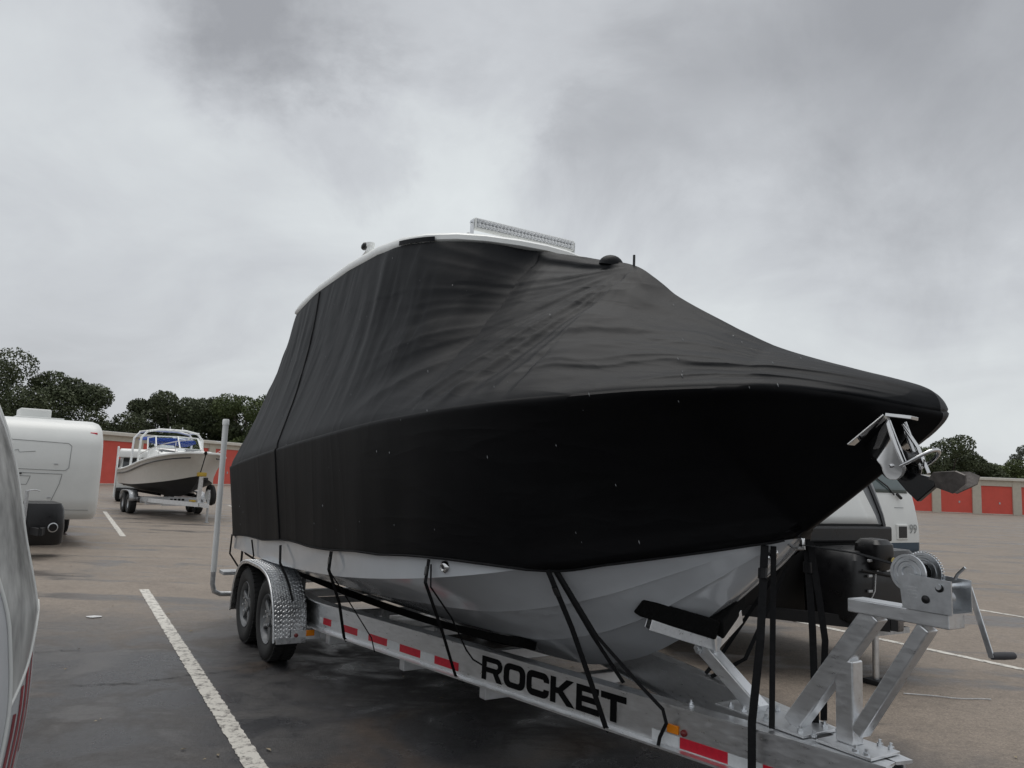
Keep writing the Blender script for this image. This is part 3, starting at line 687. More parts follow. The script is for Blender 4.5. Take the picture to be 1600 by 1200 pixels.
# tie-down straps
def strap(pts, wd=.026, buckle=True):
    o = MB().ribbon([Lc(*p) for p in pts], wd, nrm=(.75, -.66, 0)).build('strap', 'strap', cover)
    if buckle:
        a, b = Vector(Lc(*pts[0])), Vector(Lc(*pts[1])); q = a.lerp(b, min(.5, .13/(b-a).length)); d = (b-a).normalized()
        MB().beam(q-d*.025+Vector((0, -.006, 0)), q+d*.025+Vector((0, -.006, 0)), wd*1.35, .012, up=(0, -1, 0)).build('buckle', 'blackp', o, bevel=.003)
    return o
def HV(u, z, o=.03): return (u, hull_v(u, z)+o, z)
def railv(u): return .945-.21*(u-1.0)
strap([(-1.45, 1.18, .92), (-1.62, 1.15, .70), (-1.5, 1.0, .46)], .02, False)
strap([(-1.40, 1.16, .92), (-1.1, 1.1, .75), (-.95, 1.0, .68)], .02, False)
strap([HV(-.42, .955), HV(-.42, .80, .02), (-.41, 1.2, .775)], .016, False)
strap([HV(.62, 1.0), (.70, 1.235, .86), (.745, 1.20, .775), (.80, 1.17, .68), (.86, 1.15, .56)], .022, False)
strap([HV(1.93, 1.08), (1.95, 1.235, .955), (1.70, 1.05, .67), (1.45, .905, .37), (1.45, .88, .338)], .024)
strap([(1.95, 1.225, .94), (1.76, .99, .68), (1.86, .845, .44), (1.9, .83, .345)], .008, False)
strap([HV(3.34, 1.175), (3.36, 1.155, 1.05), (3.07, .88, .70), (2.78, .625, .365), (2.78, .60, .335)], .019)
strap([HV(3.36, 1.15), (3.40, 1.14, 1.03), (3.02, .80, .78), (2.90, .62, .55), (2.96, .60, .50), (3.04, .575, .48)], .010, False)
strap([HV(4.10, 1.20), (4.08, .66, .90), (4.05, .50, .60), (4.02, .375, .36), (4.02, .35, .335)], .027)
strap([HV(4.12, 1.19), (4.08, .53, .86), (4.01, .25, .572)], .02, False)
strap([HV(4.13, 1.19), (4.21, .60, .88), (4.33, .40, .64), (4.40, .325, .545), (4.41, .31, .48), (4.36, .305, .40), (4.34, .30, .338)], .018, False)
strap([HV(4.86, 1.385, .035), (4.905, .21, .97), (4.87, .225, .60), (4.87, .225, .25)], .036)
strap([HV(4.87, 1.38, .03), (4.91, .14, .575)], .026, False)
strap([(4.97, -.03, 1.42), (4.97, -.07, 1.0), (4.96, -.10, .575)], .032)
strap([(4.99, -.03, 1.41), (5.0, -.08, 1.15), (5.0, -.12, .96), (4.97, -.15, .8), (4.93, -.2, .575)], .03, False)
strap([(4.35, -.60, 1.2), (4.07, -.45, .69), (4.05, -.33, .575)], .022, False)
strap([(4.42, -.58, 1.22), (4.28, -.4, .70), (4.20, -.36, .64), (4.12, -.30, .575)], .022, False)

# ------------------------------------------------------------------ boat trailer
tr_ = empty('boat_trailer', BO, BRZ); tag(tr_, 'aluminium tandem-axle boat trailer carrying the covered powerboat', 'boat trailer')
ZB, ZT = .345, .57; FW, FT, WT = .092, .011, .010
def ibeam(path):       # path of (u, v); I-section swept
    prof = [(-FW/2, ZB), (FW/2, ZB), (FW/2, ZB+FT), (WT/2, ZB+FT+.004), (WT/2, ZT-FT-.004), (FW/2, ZT-FT), (FW/2, ZT), (-FW/2, ZT), (-FW/2, ZT-FT), (-WT/2, ZT-FT-.004), (-WT/2, ZB+FT+.004), (-FW/2, ZB+FT)]
    pts = [Vector((u, -v)) for u, v in path]; rows = []
    for i, p in enumerate(pts):
        d0 = (pts[i]-pts[i-1]).normalized() if i else None; d1_ = (pts[i+1]-pts[i]).normalized() if i < len(pts)-1 else None
        d = ((d0 or d1_)+(d1_ or d0)).normalized(); s = Vector((d.y, -d.x)); k = 1/max(.3, d.dot(d1_ or d0))
        rows.append([(p.x+s.x*a*k, p.y+s.y*a*k, z) for a, z in prof])
    m = MB(); m.grid(rows, wrap=True); n = len(prof); m.f += [tuple(range(n)), tuple((len(rows)-1)*n+k for k in range(n))]
    return m
sgn = 1
RV0 = .94-.0
near = ibeam([(-1.75, RV0), (.94, RV0), (1.05, RV0-.012), (5.42, .047)]).build('rail', 'alu', tr_)
far = ibeam([(-1.75, -RV0), (.94, -RV0), (1.05, -RV0+.012), (5.42, -.047)]).build('rail', 'alu', tr_)
MB().box(Lc(6.2, 0, .457), (2.2, .10, .16)).build('tongue', 'alu', tr_, bevel=.008)
W0_, W1_ = Vector(Lc(1.05, RV0-.012, 0)), Vector(Lc(5.42, .047, 0)); RD = (W1_-W0_).normalized(); A0 = W0_-RD*.05; RN = RD.cross(Vector((0, 0, 1))).normalized()
if RN.y > 0: RN = -RN
WOFF = .0    # offset of the web's outer face from line A
pw = Vector(Lc(3.0, ci([1.05, 5.42], [RV0-.012, .047], 3.0), 0)); WOFF = (pw-A0).dot(RN)+WT/2
def onrail(s, z, o=0): return A0+RD*s+RN*(WOFF+o)+Vector((0, 0, z))
for s0, s1, zt, c in [(-.03, .03, .45, 'white'), (.03, .16, .45, 'red'), (.16, .34, .445, 'white'), (.34, .555, .445, 'red'), (.555, .71, .44, 'white'), (.71, .96, .44, 'red'), (.96, 1.12, .435, 'white'), (1.12, 1.37, .435, 'red'),
                      (1.37, 1.53, .435, 'white'), (1.53, 1.787, .432, 'red'), (3.342, 3.508, .417, 'white'), (3.511, 3.777, .417, 'red'), (3.777, 3.952, .415, 'white'), (3.955, 4.16, .415, 'red')]:
    m = MB(); zb = zt-.052
    if zb < ZB+FT+.006: zb = ZB+FT+.006
    p = [onrail(s0, zb, .0005), onrail(s1, zb, .0005), onrail(s1, zt, .0005), onrail(s0, zt, .0005)]; q = [a+RN*.0015 for a in p]
    m.add(p+q, [(3, 2, 1, 0), (4, 5, 6, 7)]+[(i, (i+1) % 4, (i+1) % 4+4, i+4) for i in range(4)]); m.build('reflective_tape', c, near)
# lettering R O C K E T, wide square-shouldered capitals
def rrect(x0, y0, x1, y1, r, n=5):
    o = []
    for cx, cy, a0 in ((x1-r, y1-r, 0), (x0+r, y1-r, 90), (x0+r, y0+r, 180), (x1-r, y0+r, 270)):
        for k in range(n+1):
            a = R(a0+90*k/n); o.append((cx+r*math.cos(a), cy+r*math.sin(a)))
    return o
S_ = .30
def arcpts(cx, cy, r, a0, a1, n=5): return [(cx+r*math.cos(R(a0+(a1-a0)*k/n)), cy+r*math.sin(R(a0+(a1-a0)*k/n))) for k in range(n+1)]
C_out = [(1.2, .36), (1.2, .30)]+arcpts(.9, .30, .30, 0, -90)+arcpts(.32, .32, .32, 270, 180)+arcpts(.32, .68, .32, 180, 90)+arcpts(.9, .70, .30, 90, 0)+[(1.2, .64), (.93, .64)]+arcpts(.86, .73-.07, .07, 0, 90)+arcpts(.34, .66, .07, 90, 180)+arcpts(.34, .34, .07, 180, 270)+arcpts(.86, .34, .07, 270, 360)+[(.93, .36)]
LET = {'R': [[(0, 0), (0, 1)]+arcpts(.92, .70, .30, 90, -40)+[(.98, .36), (1.24, 0), (.90, 0), (.68, .34), (.27, .34), (.27, 0)], [(.27, .56), (.27, .78)]+arcpts(.86, .67, .11, 90, -90)],
       'O': [rrect(0, 0, 1.22, 1, .34), rrect(S_, .24, 1.22-S_, .76, .12)], 'C': [C_out],
       'K': [[(0, 0), (0, 1), (.27, 1), (.27, .62), (.40, .62), (.80, 1), (1.17, 1), (.63, .53), (1.22, 0), (.84, 0), (.40, .39), (.27, .39), (.27, 0)]],
       'E': [[(0, 0), (0, 1), (1.05, 1), (1.05, .77), (.27, .77), (.27, .61), (.98, .61), (.98, .39), (.27, .39), (.27, .23), (1.08, .23), (1.08, 0)]],
       'T': [[(.42, 0), (.42, .76), (0, .76), (0, 1), (1.12, 1), (1.12, .76), (.70, .76), (.70, 0)]]}
def letter(ch, s0, z0, sx, sz):
    c = bpy.data.curves.new('letter', 'CURVE'); c.dimensions = '2D'; c.fill_mode = 'BOTH'; c.extrude = .0008
    for pl in LET[ch]:
        sp_ = c.splines.new('POLY'); sp_.points.add(len(pl)-1); sp_.use_cyclic_u = True
        for i, (x, y) in enumerate(pl): sp_.points[i].co = (x*sx, y*sz, 0, 1)
    o = bpy.data.objects.new('letter', c); col.objects.link(o)
    dg = bpy.context.evaluated_depsgraph_get(); me = bpy.data.meshes.new_from_object(o.evaluated_get(dg)); bpy.data.objects.remove(o)
    org = onrail(s0, z0, .0015); mm = Matrix((RD, Vector((0, 0, 1)), RN)).transposed().to_4x4(); mm.translation = org; me.transform(mm)
    me.materials.clear(); me.materials.append(MT['decal']); q = bpy.data.objects.new('letter', me); col.objects.link(q); q.parent = near
sx = .155; s = 2.02
for ch_, wd in (('R', 1.24), ('O', 1.22), ('C', 1.2), ('K', 1.22), ('E', 1.08), ('T', 1.12)):
    letter(ch_, s, .385, sx, .142); s += (wd+.075)*sx
# marker lights
def boxon(name, m, s0, s1, z0, z1, d, par, bev=.003):
    p = [onrail(s0, z0, .001), onrail(s1, z0, .001), onrail(s1, z1, .001), onrail(s0, z1, .001)]; q = [a+RN*d for a in p]
    return MB().add(p+q, [(3, 2, 1, 0), (4, 5, 6, 7)]+[(i, (i+1) % 4, (i+1) % 4+4, i+4) for i in range(4)]).build(name, m, par, bevel=bev)
boxon('amber_reflector', 'amber', 3.435, 3.505, .424, .466, .006, near)
MB().lathe([(0, .022), (.010, .02), (.016, .012), (.018, 0)], onrail(3.535, .442), RN, 14).build('marker_lamp', 'redlens', near, smooth=50)
# crossmembers, bunks, axle
for u in (-1.2, 1.15, 2.15, 3.0):
    hw = (RV0 if u < 1 else railv(u))+.02
    MB().beam(Lc(u, hw, ZB-.041), Lc(u, -hw, ZB-.041), .075, .08).build('crossmember', 'alu2', tr_, bevel=.004)
for s in (1, -1):
    bk = MB(); b0 = []
    for u in np.linspace(-1.5, 3.25, 14):
        vb = .44-.05*max(0, u-2); vv = s*vb; zz = ci(KU, KZ, u)+(ci(CU, CZ, u)-ci(KU, KZ, u))*(vb/ci(CU, CV, u))-.055
        b0.append(Lc(u, vv, zz))
    bk.ribbon(b0, .13, .05, nrm=(0, s*.3, 1)); bk.build('bunk', 'carpet', tr_)
    for u in (-1.2, 1.15, 2.15):
        MB().beam(Lc(u, s*.44, ZB-.01), Lc(u, s*.44, .54), .05, .05, up=(1, 0, 0)).build('bunk_bracket', 'galv', tr_)
for u in (-.4, .4): MB().beam(Lc(u, 1.04, .35), Lc(u, -1.04, .35), .06, .06).build('axle', 'galv', tr_)
# wheels
tyre = MB().lathe([(.205, -.085), (.235, -.105), (.29, -.112), (.325, -.104), (.343, -.085), (.350, -.05), (.351, -.012), (.343, -.010), (.343, .010), (.351, .012), (.350, .05), (.343, .085), (.325, .104), (.29, .112), (.235, .105), (.205, .085)], (0, 0, 0), (0, 1, 0), 48, True)
rim = MB().lathe([(.205, .085), (.212, .09), (.208, .098), (.196, .085), (.18, .03), (.165, .02), (.12, .045), (.075, .05), (.07, .085), (.045, .09), (0, .09)], (0, 0, 0), (0, -1, 0), 32)
rim.lathe([(.2, -.085), (.2, .085)], (0, 0, 0), (0, -1, 0), 32)
spk = MB()
for k in range(5):
    a = 2*math.pi*k/5; d = Vector((math.cos(a), 0, math.sin(a))); spk.beam(d*.06+Vector((0, -.06, 0)), d*.19+Vector((0, -.065, 0)), .05, .03, up=(0, 1, 0))
blk = MB()
for k in range(44):
    for t in (-1, 1):
        a = 2*math.pi*(k+.25*t)/44; d = Vector((math.cos(a), 0, math.sin(a))); blk.beam(d*.348+Vector((0, t*.02, 0)), d*.348+Vector((0, t*.095, 0)), .034, .012, up=d)
tyre0 = None
for s in (1, -1):
    for u in (-.4, .4):
        wh = tyre.build('wheel', 'rubber', tr_, smooth=40); wh.location = Lc(u, s*1.138, .35); wh.rotation_euler = (0, .3*u, 0 if s > 0 else math.pi)
        rim.build('rim', 'rimgrey', wh, smooth=30); spk.build('spoke', 'rimgrey', wh, bevel=.008); blk.build('tread', 'rubber', wh)
        for k in range(5):
            a = 2*math.pi*(k+.5)/5; MB().lathe([(0, 0), (.011, 0), (.011, .02), (0, .02)], (math.cos(a)*.062, -.085, math.sin(a)*.062), (0, -1, 0), 6).build('lug_nut', 'zinc', wh)
# fenders with tread plate
def fend(t):     # profile point (u, z, normal) along arc 0..1 from front bottom over the top to rear bottom
    pts = [(.83, .235), (.80, .36), (.755, .50), (.66, .63), (.52, .725), (.35, .77), (.15, .785), (-.15, .785), (-.35, .77), (-.52, .725), (-.66, .63), (-.755, .50), (-.80, .36), (-.83, .235)]
    k = t*(len(pts)-1); xs = list(range(len(pts))); f = lambda q: Vector((ci(xs, [p[0] for p in pts], q), ci(xs, [p[1] for p in pts], q)))
    p = f(k); d = (f(min(k+.05, len(pts)-1))-f(max(k-.05, 0))).normalized(); return p, Vector((-d.y, d.x))*-1
for s in (1, -1):
    V0, V1 = 1.0, 1.275; P = []; Q = []
    for k in range(61):
        p, n = fend(k/60); P.append([Lc(p.x, s*(V0+(V1-V0)*j/6), p.y) for j in range(7)]+[Lc(p.x-n.x*.012, s*(V1+.006), p.y-n.y*.012), Lc(p.x-n.x*.03, s*(V1+.006), p.y-n.y*.03)])
    fe = MB().grid(P).build('fender', 'plate', tr_, smooth=40); so = fe.modifiers.new('solid', 'SOLIDIFY'); so.thickness = .004
    edge = [Lc(fend(k/60)[0].x, s*(V1+.004), fend(k/60)[0].y-.004) for k in range(61)]
    MB().tube(edge, .008, 6).build('rolled_edge', 'alu', fe, smooth=60)
    lz = MB(); i = 0
    na = 98
    for a in range(na):
        for b in range(12):
            t = (a+.5+(.0 if b % 2 else .5))/na*.98+.005; p, n = fend(min(t, .999)); p2, _ = fend(min(t+.004, 1)); d = (p2-p); d = d.normalized() if d.length > 0 else Vector((0, 1))
            v = V0+.015+(V1-V0-.027)*b/11; sg_ = 1 if (a+b) % 2 else -1
            la = (d.x*.0105, .009*sg_, d.y*.0105); wa = (d.x*.003, -.0036*sg_, d.y*.003); c0 = Vector((p.x+n.x*.0, v*s, p.y)); up = Vector((n.x, 0, n.y))
            la = Vector(la); wa = Vector(wa); pts = [c0-la+up*.0042, c0+wa+up*.0042, c0+la+up*.0042, c0-wa+up*.0042, c0+up*.0075]
            lz.add([Lc(q.x, q.y, q.z) for q in pts], [(0, 1, 4), (1, 2, 4), (2, 3, 4), (3, 0, 4)])
    tag(lz.build('raised_tread', 'plate', fe), kind='stuff')
    # bracket plate with lamp and amber reflector at the fender's front foot
    MB().beam(Lc(.845, s*1.14, .285), Lc(.86, s*.90, .285), .012, .075, up=(0, 0, 1)).build('fender_bracket', 'alu2', tr_, bevel=.003)
    MB().beam(Lc(.84, s*1.26, .245), Lc(.85, s*1.02, .245), .02, .05).build('fender_step', 'plate', tr_, bevel=.003)
    MB().lathe([(0, .018), (.012, .016), (.018, 0)], Lc(.853, s*1.10, .285), (1, 0, 0), 14).build('marker_lamp', 'redlens', tr_, smooth=50)
    MB().box(Lc(.865, s*.985, .300), (.008, .07, .048)).build('amber_reflector', 'amber', tr_, bevel=.003)
    # guide post: PVC sleeve with cap on a bent galvanised tube
    gp = MB().lathe([(.031, 0), (.031, 1.60), (.036, 1.601), (.036, 1.655), (.03, 1.665), (0, 1.668)], Lc(-1.60, s*1.31, .51), (-.012, 0, 1), 18).build('guide_post', 'pvc', tr_, smooth=40)
    MB().tube([Lc(-1.60, s*1.31, .60), Lc(-1.60, s*1.31, .38), Lc(-1.60, s*1.285, .30), Lc(-1.60, s*1.22, .27), Lc(-1.60, s*.94, .265)], .027, 12).build('guide_bracket', 'galv', tr_, smooth=50)
    MB().box(Lc(-1.45, s*1.16, .52), (.22, .2, .035)).build('step_plate', 'galv', tr_, bevel=.004)
MB().beam(Lc(-1.72, .98, .40), Lc(-1.72, -.98, .40), .08, .11).build('rear_crossmember', 'alu2', tr_, bevel=.004)
MB().tube([Lc(-1.50, 1.05, .56), Lc(-1.48, 1.05, .80), Lc(-1.30, 1.05, .80)], .012, 6).build('light_bracket', 'blackm', tr_)
# bow stop: slanting post, square-tube V arms, carpeted pads
MB().beam(Lc(4.33, 0, .83), Lc(4.73, 0, .585), .075, .075).build('bow_stop_post', 'alu', tr_, bevel=.006)
MB().lathe([(0, 0), (.022, 0), (.022, .012), (.012, .014), (.012, .022), (0, .022)], Lc(4.36, .04, .80), (0, -1, 0), 6).build('bolt', 'zinc', tr_)
pl = MB(); pl.box(Lc(4.70, 0, .578), (.34, .20, .012)); pl.build('bow_stop_plate', 'alu2', tr_, bevel=.002)
def sqtube(a, b, w_, h_, t_=.006):
    m = MB(); a, b = Vector(a), Vector(b); d = (b-a).normalized(); sd_ = d.cross(Vector((0, 0, 1))).normalized(); u_ = sd_.cross(d)
    def rg(p, w2, h2): return [p+sd_*(i*w2/2)+u_*(j*h2/2) for i, j in ((-1, -1), (1, -1), (1, 1), (-1, 1))]
    vs = rg(a, w_, h_)+rg(b, w_, h_)+rg(a, w_-2*t_, h_-2*t_)+rg(b, w_-2*t_, h_-2*t_); fs = []
    for k in range(4):
        j = (k+1) % 4; fs += [(k, j, j+4, k+4), (8+k, 12+k, 12+j, 8+j), (k, 8+k, 8+j, j), (4+k, 4+j, 12+j, 12+k)]
    return m.add(vs, fs)
ax_ = Lc(4.40, 0, .875)
sqtube(Lc(4.42, -.035, .838), Lc(4.28, .32, .945), .075, .075).build('bow_stop_arm', 'alu', tr_, bevel=.004)
sqtube(Lc(4.42, .035, .838), Lc(4.30, -.30, .945), .075, .075).build('bow_stop_arm', 'alu', tr_, bevel=.004)
for s in (1, -1):
    MB().beam(Lc(4.42, s*-.01, .912), Lc(4.24, s*.36, 1.025), .12, .095).build('bow_stop_pad', 'carpet', tr_, bevel=.012)
# winch stand
VS = .0
MB().box(Lc(4.92, 0, .579), (.28, .24, .012)).build('stand_plate', 'alu2', tr_, bevel=.002)
MB().box(Lc(5.24, 0, .579), (.26, .20, .012)).build('stand_plate', 'alu2', tr_, bevel=.002)
MB().beam(Lc(4.925, VS, .585), Lc(5.335, VS, 1.145), .075, .085).build('stand_leg', 'alu', tr_, bevel=.006)
MB().beam(Lc(5.205, VS, .585), Lc(5.205, VS, .93), .074, .085, up=(1, 0, 0)).build('stand_leg', 'alu', tr_, bevel=.006)
MB().beam(Lc(5.255, VS, .64), Lc(5.56, VS, 1.13), .073, .055).build('stand_leg', 'alu', tr_, bevel=.006)
MB().beam(Lc(5.24, VS, 1.168), Lc(5.675, VS, 1.168), .11, .056).build('stand_head', 'alu', tr_, bevel=.004)
for u in (4.62, 4.70, 4.76, 4.83, 5.02, 5.09, 5.29, 5.34, 4.47):
    for v in (.085, -.085) if u > 4.5 else (.2,):
        MB().lathe([(.0, .026), (.007, .026), (.007, .012), (.013, .012), (.013, .0), (0, 0)], Lc(u, v, .585 if u > 4.5 else .571), (0, 0, 1), 6).build('bolt', 'zinc', tr_)
wn = MB()
for v in (.075, -.065):
    pl = [(5.505, 1.20), (5.70, 1.20), (5.70, 1.325), (5.53, 1.335), (5.475, 1.315), (5.495, 1.28)]
    wn.prism(pl, lambda x, y, d, v=v: Lc(x, v+d, y), .005)
wn.box(Lc(5.60, .0075, 1.2015), (.20, .14, .006))
win = wn.build('winch', 'zinc', tr_)
for v in (.050, -.055):
    gr = MB(); r_ = .078 if v < 0 else .074
    gr.lathe([(.001, .003), (r_*.3, .003), (r_*.34, .009), (r_*.42, .009), (r_*.46, .003), (r_*.6, .003), (r_*.64, .008), (r_*.72, .008), (r_*.76, .003), (r_*.84, .003), (r_*.87, .008), (r_, .008), (r_, -.002), (.001, -.002)], Lc(5.515, v, 1.335), (0, -1, 0), 36, True); dd = gr.build('drum_flange', 'zinc', win, smooth=30)
    if v < 0:
        tt = MB()
        for k in range(44):
            a = 2*math.pi*k/44; c = Vector((5.515+math.cos(a)*.081, -v, 1.335+math.sin(a)*.081)); tt.box(c, (.007, .009, .0055), Matrix.Rotation(-a, 3, 'Y'))
        tag(tt.build('gear_teeth', 'zinc', dd), kind='stuff')
MB().lathe([(.001, -.05), (.036, -.05), (.036, .05), (.001, .05)], Lc(5.515, 0, 1.335), (0, 1, 0), 24).build('drum_core', 'carpet', win, smooth=40)
MB().lathe([(0, -.09), (.011, -.09), (.011, .085), (0, .085)], Lc(5.655, 0, 1.30), (0, 1, 0), 12).build('drive_shaft', 'zinc', win, smooth=40)
MB().lathe([(0, -.05), (.028, -.05), (.028, .0), (0, .0)], Lc(5.645, 0, 1.255), (0, 1, 0), 20).build('pinion', 'galv', win, smooth=40)
for u, z in ((5.60, 1.245), (5.655, 1.295)):
    MB().lathe([(0, .006), (.008, .006), (.012, .003), (.016, .003), (.016, 0)], Lc(u, .0805, z), (0, -1, 0), 14).build('shaft_bush', 'blackp', win, smooth=40)
MB().tube([Lc(5.655, -.03, 1.325), Lc(5.665, -.03, 1.345), Lc(5.695, -.03, 1.375)], .006, 6).build('pawl_lever', 'zinc', win, smooth=50)
hd = MB(); hd.beam(Lc(5.67, -.10, 1.30), Lc(5.735, -.125, 1.035), .022, .007, up=(0, 1, 0)); h_ = hd.build('crank_arm', 'zinc', win, bevel=.002)
MB().lathe([(0, 0), (.014, 0), (.015, .05), (.014, .10), (.011, .105), (0, .105)], Lc(5.735, -.125, 1.043), (.35, 1, 0), 14).build('crank_grip', 'handle', h_, smooth=40)
MB().ribbon([Lc(5.48, 0, 1.35), Lc(5.25, 0, 1.385), Lc(4.97, 0, 1.395)], .045, .003, nrm=(0, 0, 1)).build('winch_strap', 'strap', win)
# embossed plate lines on the winch side
for k in range(4): MB().box(Lc(5.545, .0808, 1.285-.013*k), (.045-.006*(k % 2), .001, .003)).build('embossed_line', 'alu2', win)

# ------------------------------------------------------------------ vehicle shells with rounded plan and curved nose
def shell(xs_of_z, y0, y1, back, rc, zs, nose_r=None):
    """rows of a closed body: plan = rectangle from x=back to nose x(z), rounded front corners"""
    rows = []
    for z, xf, ins in xs_of_z:
        a, b = y0+ins, y1-ins; r = []
        r.append((back, a, z)); 
        for k in range(9):
            t = R(-90+90*k/8); r.append((xf-rc+rc*math.cos(t), a+rc+rc*math.sin(t), z))
        for k in range(9):
            t = R(0+90*k/8); r.append((xf-rc+rc*math.cos(t), b-rc+rc*math.sin(t), z))
        r.append((back, b, z)); rows.append(r)
    m = MB(); m.grid(rows, wrap=True); n = len(rows[0]); m.f += [tuple(range(n)), tuple((len(rows)-1)*n+k for k in range(n))]
    return m
def smoothrows(P, n=40):
    zs = [p[0] for p in P]; o = []
    for z in np.linspace(zs[0], zs[-1], n): o.append((z, ci(zs, [p[1] for p in P], z), ci(zs, [p[2] for p in P], z)))
    return o
def wheel_at(root, x, y, r, wd, m1='rubber', m2='galv'):
    wv = MB().lathe([(r*.55, -wd/2), (r*.9, -wd/2), (r, -wd*.35), (r, wd*.35), (r*.9, wd/2), (r*.55, wd/2)], (0, 0, 0), (0, 1, 0), 28, True).build('wheel', m1, root, smooth=40)
    wv.location = (x, y, r); MB().lathe([(r*.55, -wd*.4), (r*.3, -wd*.2), (0, -wd*.25)], (0, 0, 0), (0, 1, 0), 20).lathe([(r*.55, wd*.4), (r*.3, wd*.2), (0, wd*.25)], (0, 0, 0), (0, 1, 0), 20).build('rim', m2, wv, smooth=30)
RZ = PA-math.pi/2
def groove(root, pts, m='rvgrey', r=.006, name='panel_gap'): return MB().tube(pts, r, 5).build(name, m, root)

# white travel trailer at left
rv = empty('travel_trailer', at(49, 14.7), R(37)-math.pi/2); tag(rv, 'white travel trailer seen nose-on at left with black gas bottle cover', 'travel trailer')
pf = [(.50, -.22, .03), (.62, -.10, 0), (.9, 0, 0), (1.5, .02, 0), (1.95, -.03, 0), (2.25, -.18, .015), (2.40, -.40, .06), (2.45, -.62, .13)]
rows = smoothrows(pf, 44); shell(rows, -1.2, 1.2, -6.5, .22, None).build('body', 'rvwhite', rv, smooth=40)
def rvx(z, o=.004): return ci([p[0] for p in pf], [p[1] for p in pf], z)+o
def rvline(ys, zs): return [(rvx(z), y, z) for y, z in zip(ys, zs)]
def loop(root, corners, name, r=.006):      # closed outline lying on the nose
    pts = []
    for a, b in zip(corners, corners[1:]+corners[:1]):
        for k in range(6): t = k/6; y = a[0]+(b[0]-a[0])*t; z = a[1]+(b[1]-a[1])*t; pts.append((rvx(z), y, z))
    pts.append(pts[0]); pts.append(pts[1])
    return MB().tube(pts, r, 5, cap=False).build(name, 'rvgrey', root)
loop(rv, [(-.85, 2.02), (.56, 1.98), (.62, 1.93), (.60, 1.50), (.54, 1.45), (-.85, 1.47)], 'hatch_outline')
loop(rv, [(-.85, 1.40), (.50, 1.38), (.47, 1.2), (.36, .86), (.30, .82), (-.85, .84)], 'hatch_outline')
loop(rv, [(-.42, 1.33), (-.02, 1.33), (-.07, 1.17), (-.37, 1.17)], 'plate_outline', .005)
MB().box((rvx(1.37, .01), -.22, 1.375), (.03, .11, .03)).build('plate_lamp', 'blackp', rv, bevel=.005)
for y, z in ((-.6, 1.58), (.38, 1.57), (.32, .93), (-.5, .93)): MB().box((rvx(z), y, z), (.02, .06, .02)).build('latch', 'galv', rv)
groove(rv, [(rvx(1.80), -.33, 1.80), (rvx(1.81), -.26, 1.82), (rvx(1.79), -.24, 1.77), (rvx(1.79), -.12, 1.785), (rvx(1.79), .02, 1.80)], r=.006, name='script_badge')
groove(rv, rvline([-.86, -.88, -.9], [2.35, 2.2, 2.05]), r=.007, name='body_seam')
groove(rv, rvline([-1.1, 0, 1.02], [.70, .70, .69]), r=.005, name='body_seam')
MB().box((rvx(2.2, -.02), 1.0, 2.2), (.04, .13, .04)).build('marker_light', 'red', rv, bevel=.01)
MB().box((-1.4, .05, 2.56), (.75, .55, .20)).build('roof_air_conditioner', 'rvwhite', rv, bevel=.03)
MB().box((-1.35, .12, 2.46), (.95, .85, .06)).build('roof_pad', 'rvwhite', rv, bevel=.01)
for y in (1.0, -1.0): wheel_at(rv, -3.2, y, .34, .22)
for s in (1, -1): MB().beam((-.2, s*.6, .45), (2.2, 0, .45), .06, .12).build('tongue_beam', 'blackm', rv)
tc_ = MB(); rws = []
for z, a, b in ((.20, .27, .33), (.23, .29, .36), (.50, .30, .37), (.80, .29, .345), (.90, .25, .30), (.93, .15, .2)):
    rws.append([(1.55+a*math.copysign(abs(math.cos(t))**.5, math.cos(t)), .03+b*1.05*math.copysign(abs(math.sin(t))**.5, math.sin(t)), z) for t in np.linspace(0, 2*math.pi, 33)[:-1]])
tc_.grid(rws, wrap=True); tc_.f.append(tuple(range(len(tc_.v)-32, len(tc_.v))))
cv = tc_.build('gas_bottle_cover', 'blackp', rv, smooth=40)
MB().lathe([(.065, 0), (.082, .012), (.065, .02)], (1.835, .22, .50), (1, .2, 0), 20).build('cover_ring', 'galv', cv, smooth=40)
MB().tube([(1.95, -.22, .45), (1.95, -.22, 1.12)], .03, 10).build('jack_post', 'galv', rv, smooth=40)
MB().tube([(1.95, -.22, 1.12), (1.96, -.10, 1.135), (1.96, -.04, 1.12)], .012, 6).build('jack_handle', 'galv', rv, smooth=40)

# white van part hidden behind the far boat
vn = empty('white_van', at(226, 33.5), R(20)-math.pi/2); tag(vn, 'white van half hidden behind the small cream cabin boat', 'van')
pv = [(.45, .55, .02), (.9, .60, 0), (1.15, .45, 0), (1.2, .05, .02), (1.85, -.25, .05), (1.88, .1, .02), (2.15, .05, .02), (2.25, -.1, .05)]
shell(smoothrows(pv, 36), -1.1, 1.1, -5, .15, None).build('body', 'rvwhite', vn, smooth=35)
MB().add([(.10, -.9, 1.25), (.10, .9, 1.25), (-.16, .9, 1.85), (-.16, -.9, 1.85), (.06, -.9, 1.25), (.06, .9, 1.25), (-.2, .9, 1.85), (-.2, -.9, 1.85)], [(0, 1, 2, 3), (7, 6, 5, 4), (0, 4, 5, 1), (1, 5, 6, 2), (2, 6, 7, 3), (3, 7, 4, 0)]).build('windscreen', 'glass', vn)
MB().box((-.5, -1.10, 1.55), (.7, .02, .5)).build('side_window', 'glass', vn)
MB().box((.62, 0, .80), (.05, 1.5, .18)).build('grille', 'blackp', vn, bevel=.02)
MB().box((.63, 0, .52), (.12, 2.0, .16)).build('bumper', 'blackp', vn, bevel=.03)
for y in (.95, -.95): wheel_at(vn, -.2, y, .37, .24); wheel_at(vn, -3.8, y, .37, .24)

